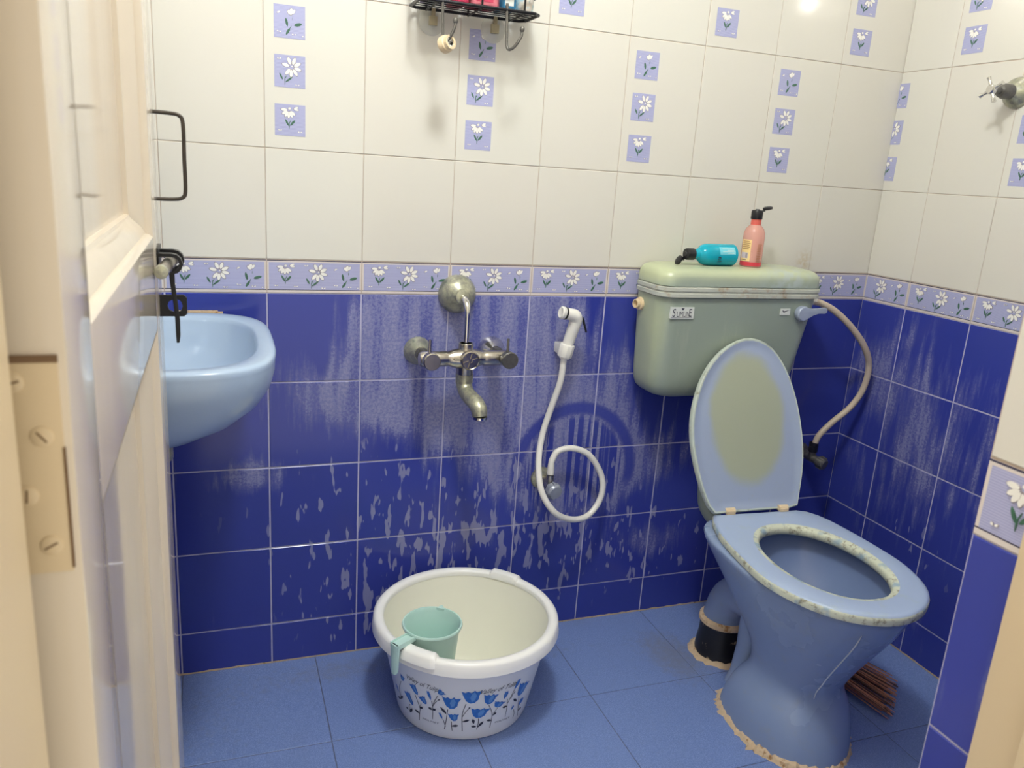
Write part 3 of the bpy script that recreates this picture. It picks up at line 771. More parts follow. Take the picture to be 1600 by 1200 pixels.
gv = G(); gv.lathe([(.030, -.001), (.028, .006), (.016, .013)], axis_mat((-.004, 0, .003), (0, -1, 0)), 22); gv.build('flange', 'chrome_scaled', av)
gv = G(); gv.tube([(-.004, -.01, .003), (-.003, -.058, .001)], .012, 14, sp=False); gv.tube([(-.002, -.050, 0), (-.002, -.050, .030)], .0095, 14, sp=False); gv.build('body', 'chrome', av)
gv = G(); X = axis_mat((0, -.056, -.004), (.12, -1, -.12)); gv.lathe([(.013, 0), (.0185, .004), (.0195, .020), (.016, .026), (.004, .027)], X, 20)
for k in range(8): gv.box((.0185, -.003, .005), (.0212, .003, .020), 0, X @ Matrix.Rotation(k * PI / 4, 4, 'Z'))
gv.build('knob', 'grey_valve', av, angle=30)

# ------------------------------------------------------------------ cistern
cs = thing('cistern', (-.50, 0, .665), 'yellowed green plastic flush cistern on the back wall above the toilet', 'cistern')
def rr_ring(x0, x1, y0, y1, z, rf, rb, n=7):
    """rounded rectangle; front is -y, rf front radius, rb back radius"""
    out = []
    for (cx, cy, r, a0) in ((x1 - rb, y1 - rb, rb, 0), (x0 + rb, y1 - rb, rb, 90), (x0 + rf, y0 + rf, rf, 180), (x1 - rf, y0 + rf, rf, 270)):
        for i in range(n):
            a = math.radians(a0 + 90 * i / (n - 1)); out.append((cx + r * math.cos(a), cy + r * math.sin(a), z))
    return out
gt = G(); rings = []
for z, ins, yi in ((.0, .060, .030), (.005, .042, .018), (.016, .024, .009), (.034, .0145, .004), (.06, .011, .002), (.12, .008, .001), (.20, .003, 0), (.252, 0, 0)):
    rings.append(rr_ring(-.228 + ins * .75, .230 - ins * 1.15 - (.252 - z) * .10, -.146 + yi + (.252 - z) * .03, -.006, z, .042, .03))
gt.loft(rings); gt.build('tank', 'cistern', cs, angle=50)
gt = G(); rings = [rr_ring(-.229, .231, -.148, -.006, .253, .04, .03), rr_ring(-.233, .235, -.153, -.005, .2545, .04, .03), rr_ring(-.233, .235, -.153, -.005, .263, .04, .03), rr_ring(-.231, .233, -.151, -.005, .2645, .04, .03), rr_ring(-.231, .233, -.151, -.005, .2675, .04, .03), rr_ring(-.233, .235, -.153, -.005, .269, .04, .03), rr_ring(-.233, .235, -.153, -.005, .2765, .04, .03), rr_ring(-.230, .232, -.150, -.005, .2785, .04, .03)]
gt.loft(rings); gt.build('rim_band', 'cistern_band', cs, angle=30)
gt = G(); rings = []
for z, ins in ((.279, .003), (.280, 0.0), (.300, .001), (.309, .004), (.316, .010), (.320, .018), (.3225, .030), (.3235, .045)):
    rings.append(rr_ring(-.231 + ins, .233 - ins, -.151 + ins, -.005 - ins * .3, z, .040, .03))
gt.loft(rings); lid_c = gt.build('lid', 'cistern', cs, angle=60)
ov = G(); X = axis_mat((-.226, -.045, .222), (-1, -.18, 0)); ov.lathe([(.0155, -.004), (.0165, .004), (.0150, .008), (.0115, .009), (.0110, .018), (.0090, .0185), (.0080, .008)], X, 20); ov.build('overflow_nozzle', 'beige_plastic', cs)
lev = G(); X = axis_mat((.170, -.146, .218), (0, -1, 0))
lev.lathe([(.0165, -.002), (.0185, .002), (.0190, .014), (.0165, .0175)], X, 24)
rings = []
for (x, w, y0, y1, zz) in ((.165, .014, -.150, -.163, .219), (.185, .0125, -.152, -.1635, .220), (.198, .008, -.154, -.164, .223), (.212, .0065, -.156, -.1645, .2255), (.232, .0075, -.156, -.1645, .2265), (.238, .004, -.157, -.1635, .2265)):
    rings.append([(x, y0, zz - w), (x, y1, zz - w), (x, y1, zz + w), (x, y0, zz + w)])
lev.loft(rings); lv_ = lev.build('flush_lever', 'lever', cs, bevel=.0012); lv_['label'] = 'pale blue flush lever'
lb = G(); lb.box((-.2020, -.1480, .2040), (-.1400, -.1400, .2310)); 
Xl = Matrix.Translation((-.5, 0, .665)).inverted()
def put_text(gr, txt, size, ox, oz, y, m, shear=0.0, sx=1.0):
    v, f = text2d(txt, size, shear); gr.add([(ox + p[0] * sx, y, oz + p[1]) for p in v], f, m)
put_text(lb, 'S', .0270, -.1990, .2085, -.1483, 1, .1, .72); put_text(lb, 'LIMLIN', .0180, -.1870, .2085, -.1483, 1, 0, .66); put_text(lb, 'E', .0270, -.1545, .2085, -.1483, 1, 0, .66)
lb.add([(-.1755, -.1483, .2290), (-.1665, -.1483, .2290), (-.171, -.1483, .2225)], [(0, 1, 2)], 1)
lb.add([(-.2000, -.1483, .2062), (-.1435, -.1483, .2062), (-.1435, -.1483, .2072), (-.2000, -.1483, .2072)], [(0, 1, 2, 3)], 1)
o = lb.build('name_plate', ['label_white', 'ink'], cs, smooth=False)
lb = G(); lb.box((.1090, -.1476, .2130), (.1375, -.1400, .2285))
lb.add([(.1135, -.1479, .2235), (.1170, -.1479, .2190), (.1200, -.1479, .2190), (.1350, -.1479, .2255), (.1200, -.1479, .2225), (.1165, -.1479, .2235), (.1155, -.1479, .2250)], [(0, 1, 5, 6), (1, 2, 4, 5), (2, 3, 4)], 1)
lb.build('sticker', ['label_white', 'ink'], cs, smooth=False)
# flush pipe down to the bowl, hidden behind the lid
fp = G(); fp.tube([(.0, -.085, .01), (.0, -.085, -.12), (.0, -.09, -.27), (.0, -.12, -.318), (.0, -.20, -.33), (-.0, -.255, -.33)], .020, 14); fp.build('flush_pipe', 'cistern', cs)

# supply hose and its valve in the corner
sh = thing('supply_hose', (-.133, -.055, .486), 'beige flexible hose curving from the cistern to the corner valve', 'hose')
SL = Vector((-.133, -.055, .486))
gs = G(); gs.tube([tuple(Vector(p) - SL) for p in [(-.262, -.105, .906), (-.237, -.11, .901), (-.194, -.115, .882), (-.138, -.12, .842), (-.083, -.12, .79), (-.044, -.11, .734), (-.037, -.1, .668), (-.055, -.085, .609), (-.098, -.07, .559), (-.126, -.06, .519), (-.133, -.055, .484)]], .0085, 12, k=8)
gs.build('tube', 'hose', sh)
gs = G(); gs.lathe([(.011, 0), (.011, .016)], axis_mat(tuple(Vector((-.268, -.104, .907)) - SL), (1, 0, 0)), 6); gs.build('nut', 'white_plastic', sh)
cv = thing('stop_valve', (-.128, 0, .452), 'tarnished dark stop valve low in the corner under the hose', 'valve')
gv = G(); gv.lathe([(.026, -.001), (.024, .006), (.014, .012)], axis_mat((0, 0, 0), (0, -1, 0)), 20); gv.build('flange', 'dark_metal', cv)
gv = G(); gv.tube([(0, -.01, 0), (-.002, -.060, -.002)], .0125, 14, sp=False); gv.tube([(-.004, -.052, 0), (-.004, -.053, .022)], .0105, 12, sp=False); gv.build('body', 'dark_metal', cv)
gv = G(); gv.lathe([(.0125, 0), (.0125, .016), (.0115, .0165), (.0125, .017), (.0125, .026), (.010, .028)], axis_mat((-.005, -.054, .018), (0, 0, 1)), 8); gv.build('coupling_nut', 'black_metal', cv)
gv = G(); X = axis_mat((.0, -.064, -.003), (.34, -1, -.20)); gv.lathe([(.011, -.01), (.0125, .008), (.0165, .010), (.0170, .028), (.0140, .032)], X, 18)
for k in range(6): gv.box((.0160, -.003, .012), (.0185, .003, .027), 0, X @ Matrix.Rotation(k * PI / 3, 4, 'Z'))
gv.build('knob', 'dark_metal', cv, angle=30)

# ------------------------------------------------------------------ toilet
TX, TY, TH_ = -.497, -.30, -math.radians(4.5)
wc = thing('toilet', (TX, TY, 0), 'blue ceramic pedestal toilet with raised lid, cemented to the floor', 'toilet', TH_)
def egg(yb, yf, hw, z, n=48, cx=.008, eb=2.5, ef=2.05, wide=.45):
    """closed outline, y' forward = -y; widest at `wide` of the length"""
    out = []; ym = yb + (yf - yb) * wide
    for i in range(n):
        t = 2 * PI * i / n; c, s_ = math.cos(t), math.sin(t)
        e = ef if s_ >= 0 else eb
        x = abs(c) ** (2 / e) * (1 if c >= 0 else -1); y = abs(s_) ** (2 / e) * (1 if s_ >= 0 else -1)
        yy = ym + (yf - ym) * y if y >= 0 else ym + (ym - yb) * y
        out.append((cx + hw * x, -yy, z))
    return out
gp_ = G(); rings = []
for z, yb, yf, hw in ((0, .085, .374, .125), (.02, .087, .372, .125), (.05, .092, .367, .123), (.08, .101, .359, .119), (.105, .112, .349, .112), (.125, .124, .337, .103), (.145, .131, .330, .098), (.165, .133, .334, .099), (.19, .130, .347, .103), (.22, .118, .363, .112), (.26, .095, .387, .127), (.30, .062, .412, .143), (.34, .020, .436, .157), (.37, -.015, .450, .166), (.388, -.034, .458, .171), (.396, -.038, .460, .172), (.401, -.036, .458, .170)):
    rings.append(egg(yb, yf, hw, z, eb=2.2 + 1.6 * max(0, (z - .2) / .2) + 1.6 * max(0, (.13 - z) / .13)))
dm = G(); dm.tube([(rings[k][14][0] * 1.006, rings[k][14][1] - .0006, rings[k][14][2]) for k in range(6, 14)], [.0006, .0012, .0016, .0011, .0016, .0012, .0015, .0006], 6); dm.build('pale_streak', 'label_white', wc)  # thin pale streak running down the pedestal front
rings += [egg(-.028, .450, .162, .4025, eb=3.6), egg(.050, .432, .142, .402, eb=2.2), egg(.046, .436, .145, .392, eb=2.2)]
gp_.loft(rings, cap1=False); gp_.build('pedestal', 'toilet', wc, angle=60)
gi = G(); rings = [egg(.048, .434, .144, .394, eb=2.2), egg(.052, .430, .140, .37, eb=2.2), egg(.066, .412, .130, .335, eb=2.1), egg(.088, .385, .114, .300, eb=2.1), egg(.110, .352, .097, .276, eb=2), egg(.122, .332, .086, .262, eb=2), egg(.134, .316, .076, .235, eb=2), egg(.16, .28, .05, .19, eb=2)]
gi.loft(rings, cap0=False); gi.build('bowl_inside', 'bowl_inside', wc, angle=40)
wt = G(); wt.add([(p[0], p[1], .243) for p in egg(.14, .315, .074, 0, eb=2)], [tuple(range(48))]); wt.build('water', 'water', wc, smooth=False)
# back column and the S-trap outlet
tr = G(); tr.tube([(.0, -.17, .19), (-.0, -.11, .212), (0, -.05, .214), (0, .01, .198), (0, .050, .160), (0, .064, .115), (0, .066, .095)], [.055, .052, .050, .050, .052, .054, .056], 22)
tr.build('trap_outlet', 'toilet', wc)
tw = G(); tw.tube([(-.030, -.145, .30), (-.034, -.118, .22), (-.036, -.108, .13), (-.038, -.104, .06), (-.040, -.104, .03)], [.055, .038, .031, .033, .040], 16); tw.build('trap_column', 'toilet', wc)
sl = G(); sl.lathe([(.060, .092), (.064, .096), (.063, .104), (.056, .110)], axis_mat((0, .066, 0), (0, 0, 1)), 24); sl.build('joint_cement', 'mortar', wc)
bp = G(); bp.lathe([(.066, .004), (.064, .03), (.060, .06), (.058, .098)], axis_mat((0, .066, 0), (0, 0, 1)), 24); b_ = bp.build('soil_pipe', 'black_pipe', wc); b_['label'] = 'black tarred soil pipe collar'
cr_ = G(); rings = []
for i in range(40):
    t = 2 * PI * i / 40; r0, r1 = .062, .077 + random.uniform(-.004, .006); h = .010 + random.uniform(-.003, .003)
    c, s_ = math.cos(t), math.sin(t); rings.append([(c * r0, .066 + s_ * r0, 0), (c * r0, .066 + s_ * r0, h), (c * (r0 + r1) / 2, .066 + s_ * (r0 + r1) / 2, h), (c * r1, .066 + s_ * r1, 0)])
rings.append(rings[0]); cr_.loft(rings, cap0=False, cap1=False); cr_.build('pipe_cement', 'mortar', wc)
# ragged cement round the foot
ft = egg(.085, .374, .125, 0, n=120, eb=3.8); me_ = G(); rings = []
for i, p in enumerate(ft):
    c = Vector((.008, -.23, 0)); d = (Vector(p) - c).normalized()
    side = p[0] < .02
    w = random.uniform(.003, .013) * (1.3 if side else .7); h = random.uniform(.004, .014)
    if random.random() < .12: w *= 1.6
    a = Vector(p); rings.append([tuple(a - d * .006), tuple(a - d * .004 + Vector((0, 0, h * 1.3))), tuple(a + d * w * .5 + Vector((0, 0, h * .8))), tuple(a + d * w)])
rings.append(rings[0]); me_.loft(rings, cap0=False, cap1=False); me_.build('foot_cement', 'mortar', wc, angle=20)
for (x, y, z) in ((-.098, -.160, .042),):
    bo = G(); bo.lathe([(.007, -.004), (.007, .003), (.004, .004)], axis_mat((x, y, z), (-1, .1, .55)), 14); bo.build('bolt_hole', 'dark_gap', wc)
# seat ring
SO = [(.405, .5)]
def polar(pts, c, n=64):
    """closed outline through pts, resampled by angle about c"""
    P = spline([(a, b, 0) for a, b in pts], 8); P = [(p.x, p.y) for p in P]
    P.append(P[0]); A = []
    out = []
    for i in range(n):
        t = 2 * PI * i / n; dx, dy = math.cos(t), math.sin(t); best = None
        for (x0, y0), (x1, y1) in zip(P, P[1:]):
            ex, ey = x1 - x0, y1 - y0; den = dx * ey - dy * ex
            if abs(den) < 1e-12: continue
            k = ((x0 - c[0]) * ey - (y0 - c[1]) * ex) / den; q = ((x0 - c[0]) * dy - (y0 - c[1]) * dx) / den
            if k > 0 and -1e-6 <= q <= 1 + 1e-6 and (best is None or k > best): best = k
        out.append((t, best))
    return out
SEAT_O = polar([(.128, -.006), (.158, .040), (.176, .122), (.186, .212), (.186, .290), (.163, .372), (.126, .424), (.070, .461), (.010, .474), (-.052, .459), (-.100, .424), (-.138, .368), (-.161, .295), (-.161, .203), (-.148, .090), (-.120, -.004)], (.014, .235))
def seat_ring(z, ins):
    return [(.014 + (r - ins) * math.cos(t), -(.235 + (r - ins) * math.sin(t)), z) for t, r in SEAT_O]
LID_O = polar([(.120, .002), (.142, .094), (.147, .170), (.135, .265), (.106, .348), (.062, .403), (.002, .421), (-.058, .401), (-.106, .360), (-.140, .306), (-.163, .233), (-.165, .158), (-.147, .068), (-.121, .002)], (-.008, .20))
def hole_ring(z, ins, n=64, cx=.013):
    out = []
    for i in range(n):
        t = 2 * PI * i / n; c, s_ = math.cos(t), math.sin(t)
        out.append((cx + (.112 + ins) * abs(c) ** (2 / 2.1) * (1 if c >= 0 else -1), -(.240 + (.160 + ins) * abs(s_) ** (2 / 2.1) * (1 if s_ >= 0 else -1)), z))
    return out
gs = G(); seq = [(seat_ring(.4025, .006), 1), (seat_ring(.4055, .001), 1), (seat_ring(.416, 0), 1), (seat_ring(.4215, .002), 1), (seat_ring(.4245, .007), 0), (seat_ring(.4255, .015), 0), (hole_ring(.4250, .014), 0), (hole_ring(.4225, .004), 1), (hole_ring(.417, 0), 1), (hole_ring(.407, 0), 1), (hole_ring(.4025, .004), 1), (seat_ring(.4025, .006), 1)]
for a in range(len(seq) - 1):
    gs.loft([seq[a][0], seq[a + 1][0]], 0 if seq[a + 1][1] == 0 or (seq[a][1] == 0 and a != 6) else 1, False, False)
bm_mats = ['seat', 'seat_edge']
def weld(o, d=.00005):
    bm = bmesh.new(); bm.from_mesh(o.data); bmesh.ops.remove_doubles(bm, verts=bm.verts, dist=d); bmesh.ops.recalc_face_normals(bm, faces=bm.faces); bm.to_mesh(o.data); bm.free()
    o.data.polygons.foreach_set('use_smooth', [True] * len(o.data.polygons)); o.data.set_sharp_from_angle(angle=math.radians(50))
seat = gs.build('seat', bm_mats, wc); weld(seat)
# raised lid leaning back on the cistern
lid_e = link('lid', None, wc); bpy.data.objects.remove(lid_e)
def lid_ring(y, ins):
    return [(-.008 + (r - ins) * math.cos(t), y, .20 + (r - ins) * math.sin(t)) for t, r in LID_O]
gl = G()
gl.loft([lid_ring(.014, .012), lid_ring(.010, .002), lid_ring(-.002, 0), lid_ring(-.006, .003)], 1, True, False)
gl.loft([lid_ring(-.006, .003), lid_ring(-.006, .007)], 1, False, False)
gl.loft([lid_ring(-.006, .007), lid_ring(-.003, .012), lid_ring(-.002, .03)], 0, False, True)
lid = gl.build('lid', ['lid', 'lid_edge'], wc); weld(lid)
lid.location = (0, .006, .424); lid.rotation_euler = (-math.radians(18.2), 0, -TH_ * .6)
for x in (-.070, .075):
    hg_ = G(); hg_.box((x - .011, -.006, .424), (x + .011, .016, .434)); hg_.lathe([(.0065, -.013), (.0065, .013)], axis_mat((x, .004, .4325), (1, 0, 0)), 12); hg_.build('seat_hinge', 'beige_plastic', wc, bevel=.0012)

# ------------------------------------------------------------------ bottles on the cistern
ztop = .665 + .3235
pb = thing('bottle', (-.452, -.082, ztop), 'translucent pink bottle standing on the cistern, black flip cap open', 'bottle', group='bottles on the cistern')
def bottle(parent, X, mat, neck, liquid):
    g = G(); g.lathe([(.024, 0), (.0262, .002), (.0262, .070), (.0255, .082), (.022, .092), (.0155, .099), (.0125, .102)], X, 28, cap1=False); g.build('bottle_body', mat, parent)
    g = G(); g.lathe([(.0125, .1015), (.0122, .116), (.010, .117)], X, 24, cap0=False); g.build('neck', neck, parent)
    if liquid:
        g = G(); g.lathe([(.0235, .0012), (.0258, .003), (.0258, .012), (.0253, .0125)], X @ Matrix.Scale(1.02, 4), 28); g.build('liquid', liquid, parent)
    g = G(); g.lathe([(.0138, .1155), (.0142, .1165), (.0140, .134), (.0128, .137), (.006, .1375), (.005, .1395), (.002, .1395)], X, 24); cap = g.build('cap', 'black_plastic', parent)
    return cap
I4 = Matrix.Rotation(0, 4, 'Z')
cap = bottle(pb, I4, 'pink_plastic', 'pink_neck', 'red_liquid')
gfc = G(); gfc.lathe([(.0115, 0), (.0125, .002), (.012, .005), (.009, .0065)], Matrix.Translation((.0285, -.001, .1400)) @ Matrix.Rotation(math.radians(-12), 4, 'Y') @ Matrix.Scale(1.0, 4), 20, sx=1.0, sy=.9)
gfc.box((.010, -.004, .1345), (.020, .004, .1375)); gfc.build('flip_lid', 'black_plastic', cap)
def patch(gr, a0, a1, z0, z1, r, m, X, n=10):
    v = []; f = []
    for i in range(n + 1):
        a = a0 + (a1 - a0) * i / n
        for z in (z0, z1): v.append((r * math.sin(a), -r * math.cos(a), z))
    for i in range(n): f.append((2 * i, 2 * i + 2, 2 * i + 3, 2 * i + 1))
    gr.add(v, f, m, X)
va = math.atan2(-1.697 + .452, 1.762 - .082)     # direction of the viewer round the bottle
gl_ = G(); patch(gl_, va - 1.15, va - .12, .014, .066, .02645, 0, I4); patch(gl_, va - 1.1, va - .32, .021, .035, .02655, 1, I4)
for k in range(5): patch(gl_, va - 1.05, va - .30 + .08 * (k % 2), .043 + k * .0045, .0447 + k * .0045, .02657, 2, I4)
for k in range(7): patch(gl_, va - .56, va - .38, .0225 + k * .0017, .0233 + k * .0017, .02665, 3, I4, 3)
patch(gl_, va - 1.05, va - .45, .0165, .0178, .02657, 3, I4)
for k in range(18): patch(gl_, va + .45 + .02 * (k % 3), va + 1.0 - .05 * (k % 4), .012 + k * .0026, .0133 + k * .0026, .0265, 2, I4, 4)
gl_.build('paper_label', ['yellow_label', 'lilac_label', 'label_text', 'ink'], pb)
tb = thing('bottle', (-.585, -.080, ztop), 'translucent teal bottle lying on its side on the cistern', 'bottle', group='bottles on the cistern')
XT = Matrix.Translation((.078, 0, .0262)) @ Matrix.Rotation(math.radians(3.5), 4, 'Z') @ Matrix.Rotation(-PI / 2, 4, 'Y') @ Matrix.Rotation(math.radians(30), 4, 'Z')
cap = bottle(tb, XT, 'teal_plastic', 'teal_plastic', None)
gfc = G(); gfc.lathe([(.0115, 0), (.0125, .002), (.012, .005), (.009, .0065)], Matrix.Translation((-.0665, .004, .0085)) @ Matrix.Rotation(math.radians(-62), 4, 'Y'), 20, sx=1, sy=.9)
gfc.box((-.064, .000, .010), (-.056, .008, .018)); gfc.build('flip_lid', 'black_plastic', cap)
gl_ = G(); XLAB = Matrix.Translation((.078, 0, 0)) @ Matrix.Rotation(math.radians(3.5), 4, 'Z') @ Matrix.Translation((-.078, 0, 0))
def patch2(gr, a0, a1, z0, z1, r, m):   # same on the lying bottle, angle measured from the camera side (-Y) up
    v = []; f = []; n = 8
    for i in range(n + 1):
        a = a0 + (a1 - a0) * i / n
        for z in (z0, z1): v.append((.078 - z, -r * math.cos(a), .0262 + r * math.sin(a)))
    for i in range(n): f.append((2 * i, 2 * i + 2, 2 * i + 3, 2 * i + 1))
    gr.add(v, f, m, XLAB)
patch2(gl_, .12, .85, .010, .056, .0266, 0)
for k in range(4): patch2(gl_, .22 + k * .14, .26 + k * .14, .014, .034 + .014 * (k % 2), .0268, 1)
tv, tf = text2d('lla', .030, 0)
gl_.add([(.018 + p[1] * .62, -.0268 * math.cos(-.80 + p[0] * 30), .0262 + .0268 * math.sin(-.80 + p[0] * 30)) for p in tv], tf, 2, XLAB)
gl_.build('paper_label', ['teal_label', 'label_white', 'ink'], tb)

# ------------------------------------------------------------------ bucket and mug
BX_, BY_ = -1.195, -.240
bk = thing('bucket', (BX_, BY_, 0), 'wide white plastic tub bucket with blue tulip print on the floor', 'bucket')
R0, R1, HZ = .148, .190, .205
kk = (R1 - R0) / HZ
gb = G(); gb.lathe([(R0 - .006, 0), (R0 - .001, .002), (R0 + .002, .010), (R1, HZ), (R1 + .0005, HZ + .002)], None, 80, cap1=False)
gb.build('tub', 'bucket', bk)
gb = G(); gb.lathe([(R0 - .012, .006), (R0 - .004, .016), (R1 - .006, HZ), (R1 - .004, HZ + .012)], None, 80, cap1=False); gb.build('inside', 'bucket_in', bk)
gb = G(); gb.lathe([(R1 - .006, HZ + .004), (R1 - .0065, HZ + .012), (R1 - .004, HZ + .0165), (R1 + .004, HZ + .019), (R1 + .012, HZ + .0175), (R1 + .0165, HZ + .012), (R1 + .018, HZ - .004), (R1 + .0190, HZ - .010), (R1 + .0178, HZ - .0105), (R1 + .0155, HZ + .002), (R1 + .006, HZ + .010), (R1, HZ + .002)], None, 96, cap0=False, cap1=False)
gb.build('rim', 'bucket', bk, angle=60)
for tc in (-.80, -.80 + PI):
    lg = G(); rings = []
    for i in range(13):
        a = tc - .20 + .40 * i / 12; e = .0 if i in (0, 12) else 1.0; c, s_ = math.sin(a), -math.cos(a)
        pr = [(R1 - .008, HZ + .006), (R1 - .008, HZ + .016 + .006 * e), (R1 - .004, HZ + .018 + .0075 * e), (R1 + .010, HZ + .018 + .0070 * e), (R1 + .018, HZ + .012 + .007 * e), (R1 + .019 + .003 * e, HZ + .002), (R1 + .010, HZ)]
        rings.append([(r * c, r * s_, z) for r, z in pr])
    lg.loft(rings); lg.build('grip_lug', 'bucket', bk, angle=50)
# print, laid on the cone in (angle, height)
def cone_pt(th, z, off=.0006):
    r = R0 + kk * z + off; return (r * math.sin(th), -r * math.cos(th), z)
heads = [(-0.201, 0.1269, 170, 150), (-0.445, 0.1082, 170, 140), (-0.08, 0.0796, 160, 120), (0.031, 0.1156, 115, 120), (0.17, 0.0935, 90, 70), (-0.411, 0.0677, 100, 90), (-0.569, 0.1319, 80, 60), (-0.722, 0.1153, 55, 110), (-0.819, 0.0963, 80, 90), (-0.943, 0.1166, 80, 120), (-1.065, 0.0813, 80, 150), (0.537, 0.1086, 80, 150), (0.251, 0.1141, 50, 90), (0.404, 0.1328, 40, 120), (0.605, 0.0656, 50, 80), (-0.578, 0.0662, 40, 80), (0.434, 0.0642, 25, 50), (-1.144, 0.1269, 60, 70), (-1.347, 0.0775, 40, 90)]
tilt = [-.15, -.1, .05, .05, .3, -.2, .7, -.3, -.6, -.5, -.5, .25, .1, .3, .25, -.4, .1, .2, -.3]
stems = [[(-0.263, 0.1068), (-0.301, 0.0749), (-0.287, 0.0285)], [(-0.487, 0.0877), (-0.507, 0.0566), (-0.535, 0.0288)], [(-0.083, 0.063), (-0.079, 0.0474), (-0.089, 0.0307)], [(0.025, 0.0995), (0.099, 0.0686), (0.102, 0.0291)], [(0.166, 0.0842), (0.134, 0.075), (0.11, 0.0638)], [(-0.439, 0.0545), (-0.435, 0.042), (-0.427, 0.028)], [(-0.613, 0.1204), (-0.661, 0.1015), (-0.69, 0.0835)], [(-0.696, 0.1021), (-0.688, 0.0782), (-0.702, 0.0498)], [(-0.86, 0.0824), (-0.899, 0.0548), (-0.926, 0.0306)], [(-0.943, 0.102), (-0.91, 0.0836), (-0.882, 0.067)], [(-1.068, 0.0624), (-1.099, 0.0526), (-1.095, 0.0396)], [(0.502, 0.0932), (0.558, 0.0581), (0.634, 0.0219)], [(0.29, 0.1004), (0.321, 0.0708), (0.328, 0.0468)], [(0.398, 0.1266), (0.355, 0.1089), (0.311, 0.0852)], [(-0.217, 0.0957), (-0.261, 0.0834), (-0.3, 0.0693)], [(-0.596, 0.1104), (-0.642, 0.1013), (-0.685, 0.0879)], [(0.391, 0.1112), (0.369, 0.105), (0.351, 0.0957)], [(-0.553, 0.0576), (-0.534, 0.0472), (-0.518, 0.0365)], [(0.473, 0.0552), (0.513, 0.0378), (0.507, 0.0273)], [(-1.194, 0.1125), (-1.284, 0.0806), (-1.281, 0.0548)]]
leaves = [((-0.581, 0.0908), (-0.506, 0.0747)), ((-0.441, 0.0412), (-0.344, 0.0442)), ((-0.296, 0.0554), (-0.203, 0.0608)), ((-0.08, 0.0375), (-0.01, 0.0523)), ((0.11, 0.0498), (0.036, 0.0542)), ((-0.101, 0.0395), (-0.171, 0.0422)), ((-0.693, 0.0766), (-0.749, 0.0803)), ((-0.693, 0.0766), (-0.647, 0.0811)), ((-0.901, 0.0519), (-0.978, 0.0556)), ((-0.89, 0.0678), (-0.84, 0.0737)), ((0.315, 0.0773), (0.243, 0.0798)), ((0.482, 0.0775), (0.408, 0.0909)), ((0.109, 0.0647), (0.156, 0.071)), ((0.586, 0.0417), (0.671, 0.0418)), ((-1.099, 0.0365), (-1.034, 0.0536)), ((-1.123, 0.0422), (-1.174, 0.045)), ((-0.139, 0.0488), (-0.159, 0.0631)), ((-1.295, 0.0545), (-1.388, 0.0482)), ((-1.295, 0.0545), (-1.216, 0.0697))]
dots = [(-0.217, 0.0962), (-0.596, 0.1104), (0.391, 0.1112)]
pr = G()
HEAD = [(-.12, -.52), (.12, -.52), (.34, -.32), (.42, .02), (.62, .34), (.30, .30), (.22, .46), (.02, .30), (-.16, .44), (-.30, .36), (-.50, .50), (-.42, .05), (-.32, -.30)]
INNER = [(-.02, -.40), (.16, -.30), (.28, .05), (.20, .34), (.04, .22), (-.08, -.05)]
S = .000205
def fan_poly(pts, th, z, m, off):
    c = (sum(p[0] for p in pts) / len(pts), sum(p[1] for p in pts) / len(pts))
    r = R0 + kk * z
    v = [cone_pt(th + c[0] / r, z + c[1], off)] + [cone_pt(th + p[0] / r, z + p[1], off) for p in pts]
    n = len(pts); pr.add(v, [(0, 1 + i, 1 + (i + 1) % n) for i in range(n)], m)
for k, ((th, z, w, h), ti) in enumerate(zip(heads, tilt)):
    cw = math.cos(min(1.2, abs(th + .64)));  w_ = w * S / max(.45, cw); h_ = h * S * 1.15
    ca, sa = math.cos(-ti), math.sin(-ti)
    if w < 60: poly = [(x * .85, y) for x, y in [(-.1, -.5), (.25, -.2), (.38, .1), (.2, .5), (0, .36), (-.25, .5), (-.4, .05), (-.28, -.3)]]
    else: poly = HEAD
    fan_poly([((x * w_) * ca - (y * h_) * sa, (x * w_) * sa + (y * h_) * ca) for x, y in poly], th, z, 0, .0006)
    if w >= 60: fan_poly([((x * w_) * ca - (y * h_) * sa, (x * w_) * sa + (y * h_) * ca) for x, y in INNER], th, z, 1, .0008)
for s_ in stems:
    P = spline([(a, b, 0) for a, b in s_], 5); w = .0015 / R0 * .5
    v = []
    for p in P: v += [cone_pt(p.x - w, p.y, .0005), cone_pt(p.x + w, p.y, .0005)]
    pr.add(v, [(2 * i, 2 * i + 1, 2 * i + 3, 2 * i + 2) for i in range(len(P) - 1)], 2)
for (a, b) in leaves:
    dx, dz = (b[0] - a[0]) * R0, b[1] - a[1]; L = math.hypot(dx, dz); nx, nz = -dz / L, dx / L; v = []
    for t, w in ((0, .0004), (.3, .0022), (.6, .0032), (.85, .0018), (1, .0003)):
        for sg in (-1, 1): v.append(cone_pt(a[0] + (dx * t + sg * nx * w) / R0, a[1] + dz * t + sg * nz * w, .0007))
    pr.add(v, [(2 * i, 2 * i + 1, 2 * i + 3, 2 * i + 2) for i in range(4)], 3)
for a in dots: fan_poly([(.0019 * math.cos(q), .0019 * math.sin(q)) for q in [i * PI / 4 for i in range(8)]], a[0], a[1], 3, .0007)
pr.build('tulip_print', ['tulip', 'tulip_light', 'stem', 'ink'], bk, smooth=False)
def cone_text(gr, txt, size, shear, p0, p1, m, arch=0.0):
    v, f = text2d(txt, size, shear); W = max(p[0] for p in v)
    out = []
    for x, y in v:
        t = x / W; th = p0[0] + (p1[0] - p0[0]) * t; z = p0[1] + (p1[1] - p0[1]) * t + arch * 4 * t * (1 - t) + y
        out.append(cone_pt(th, z, .0006))
    gr.add(out, f, m)
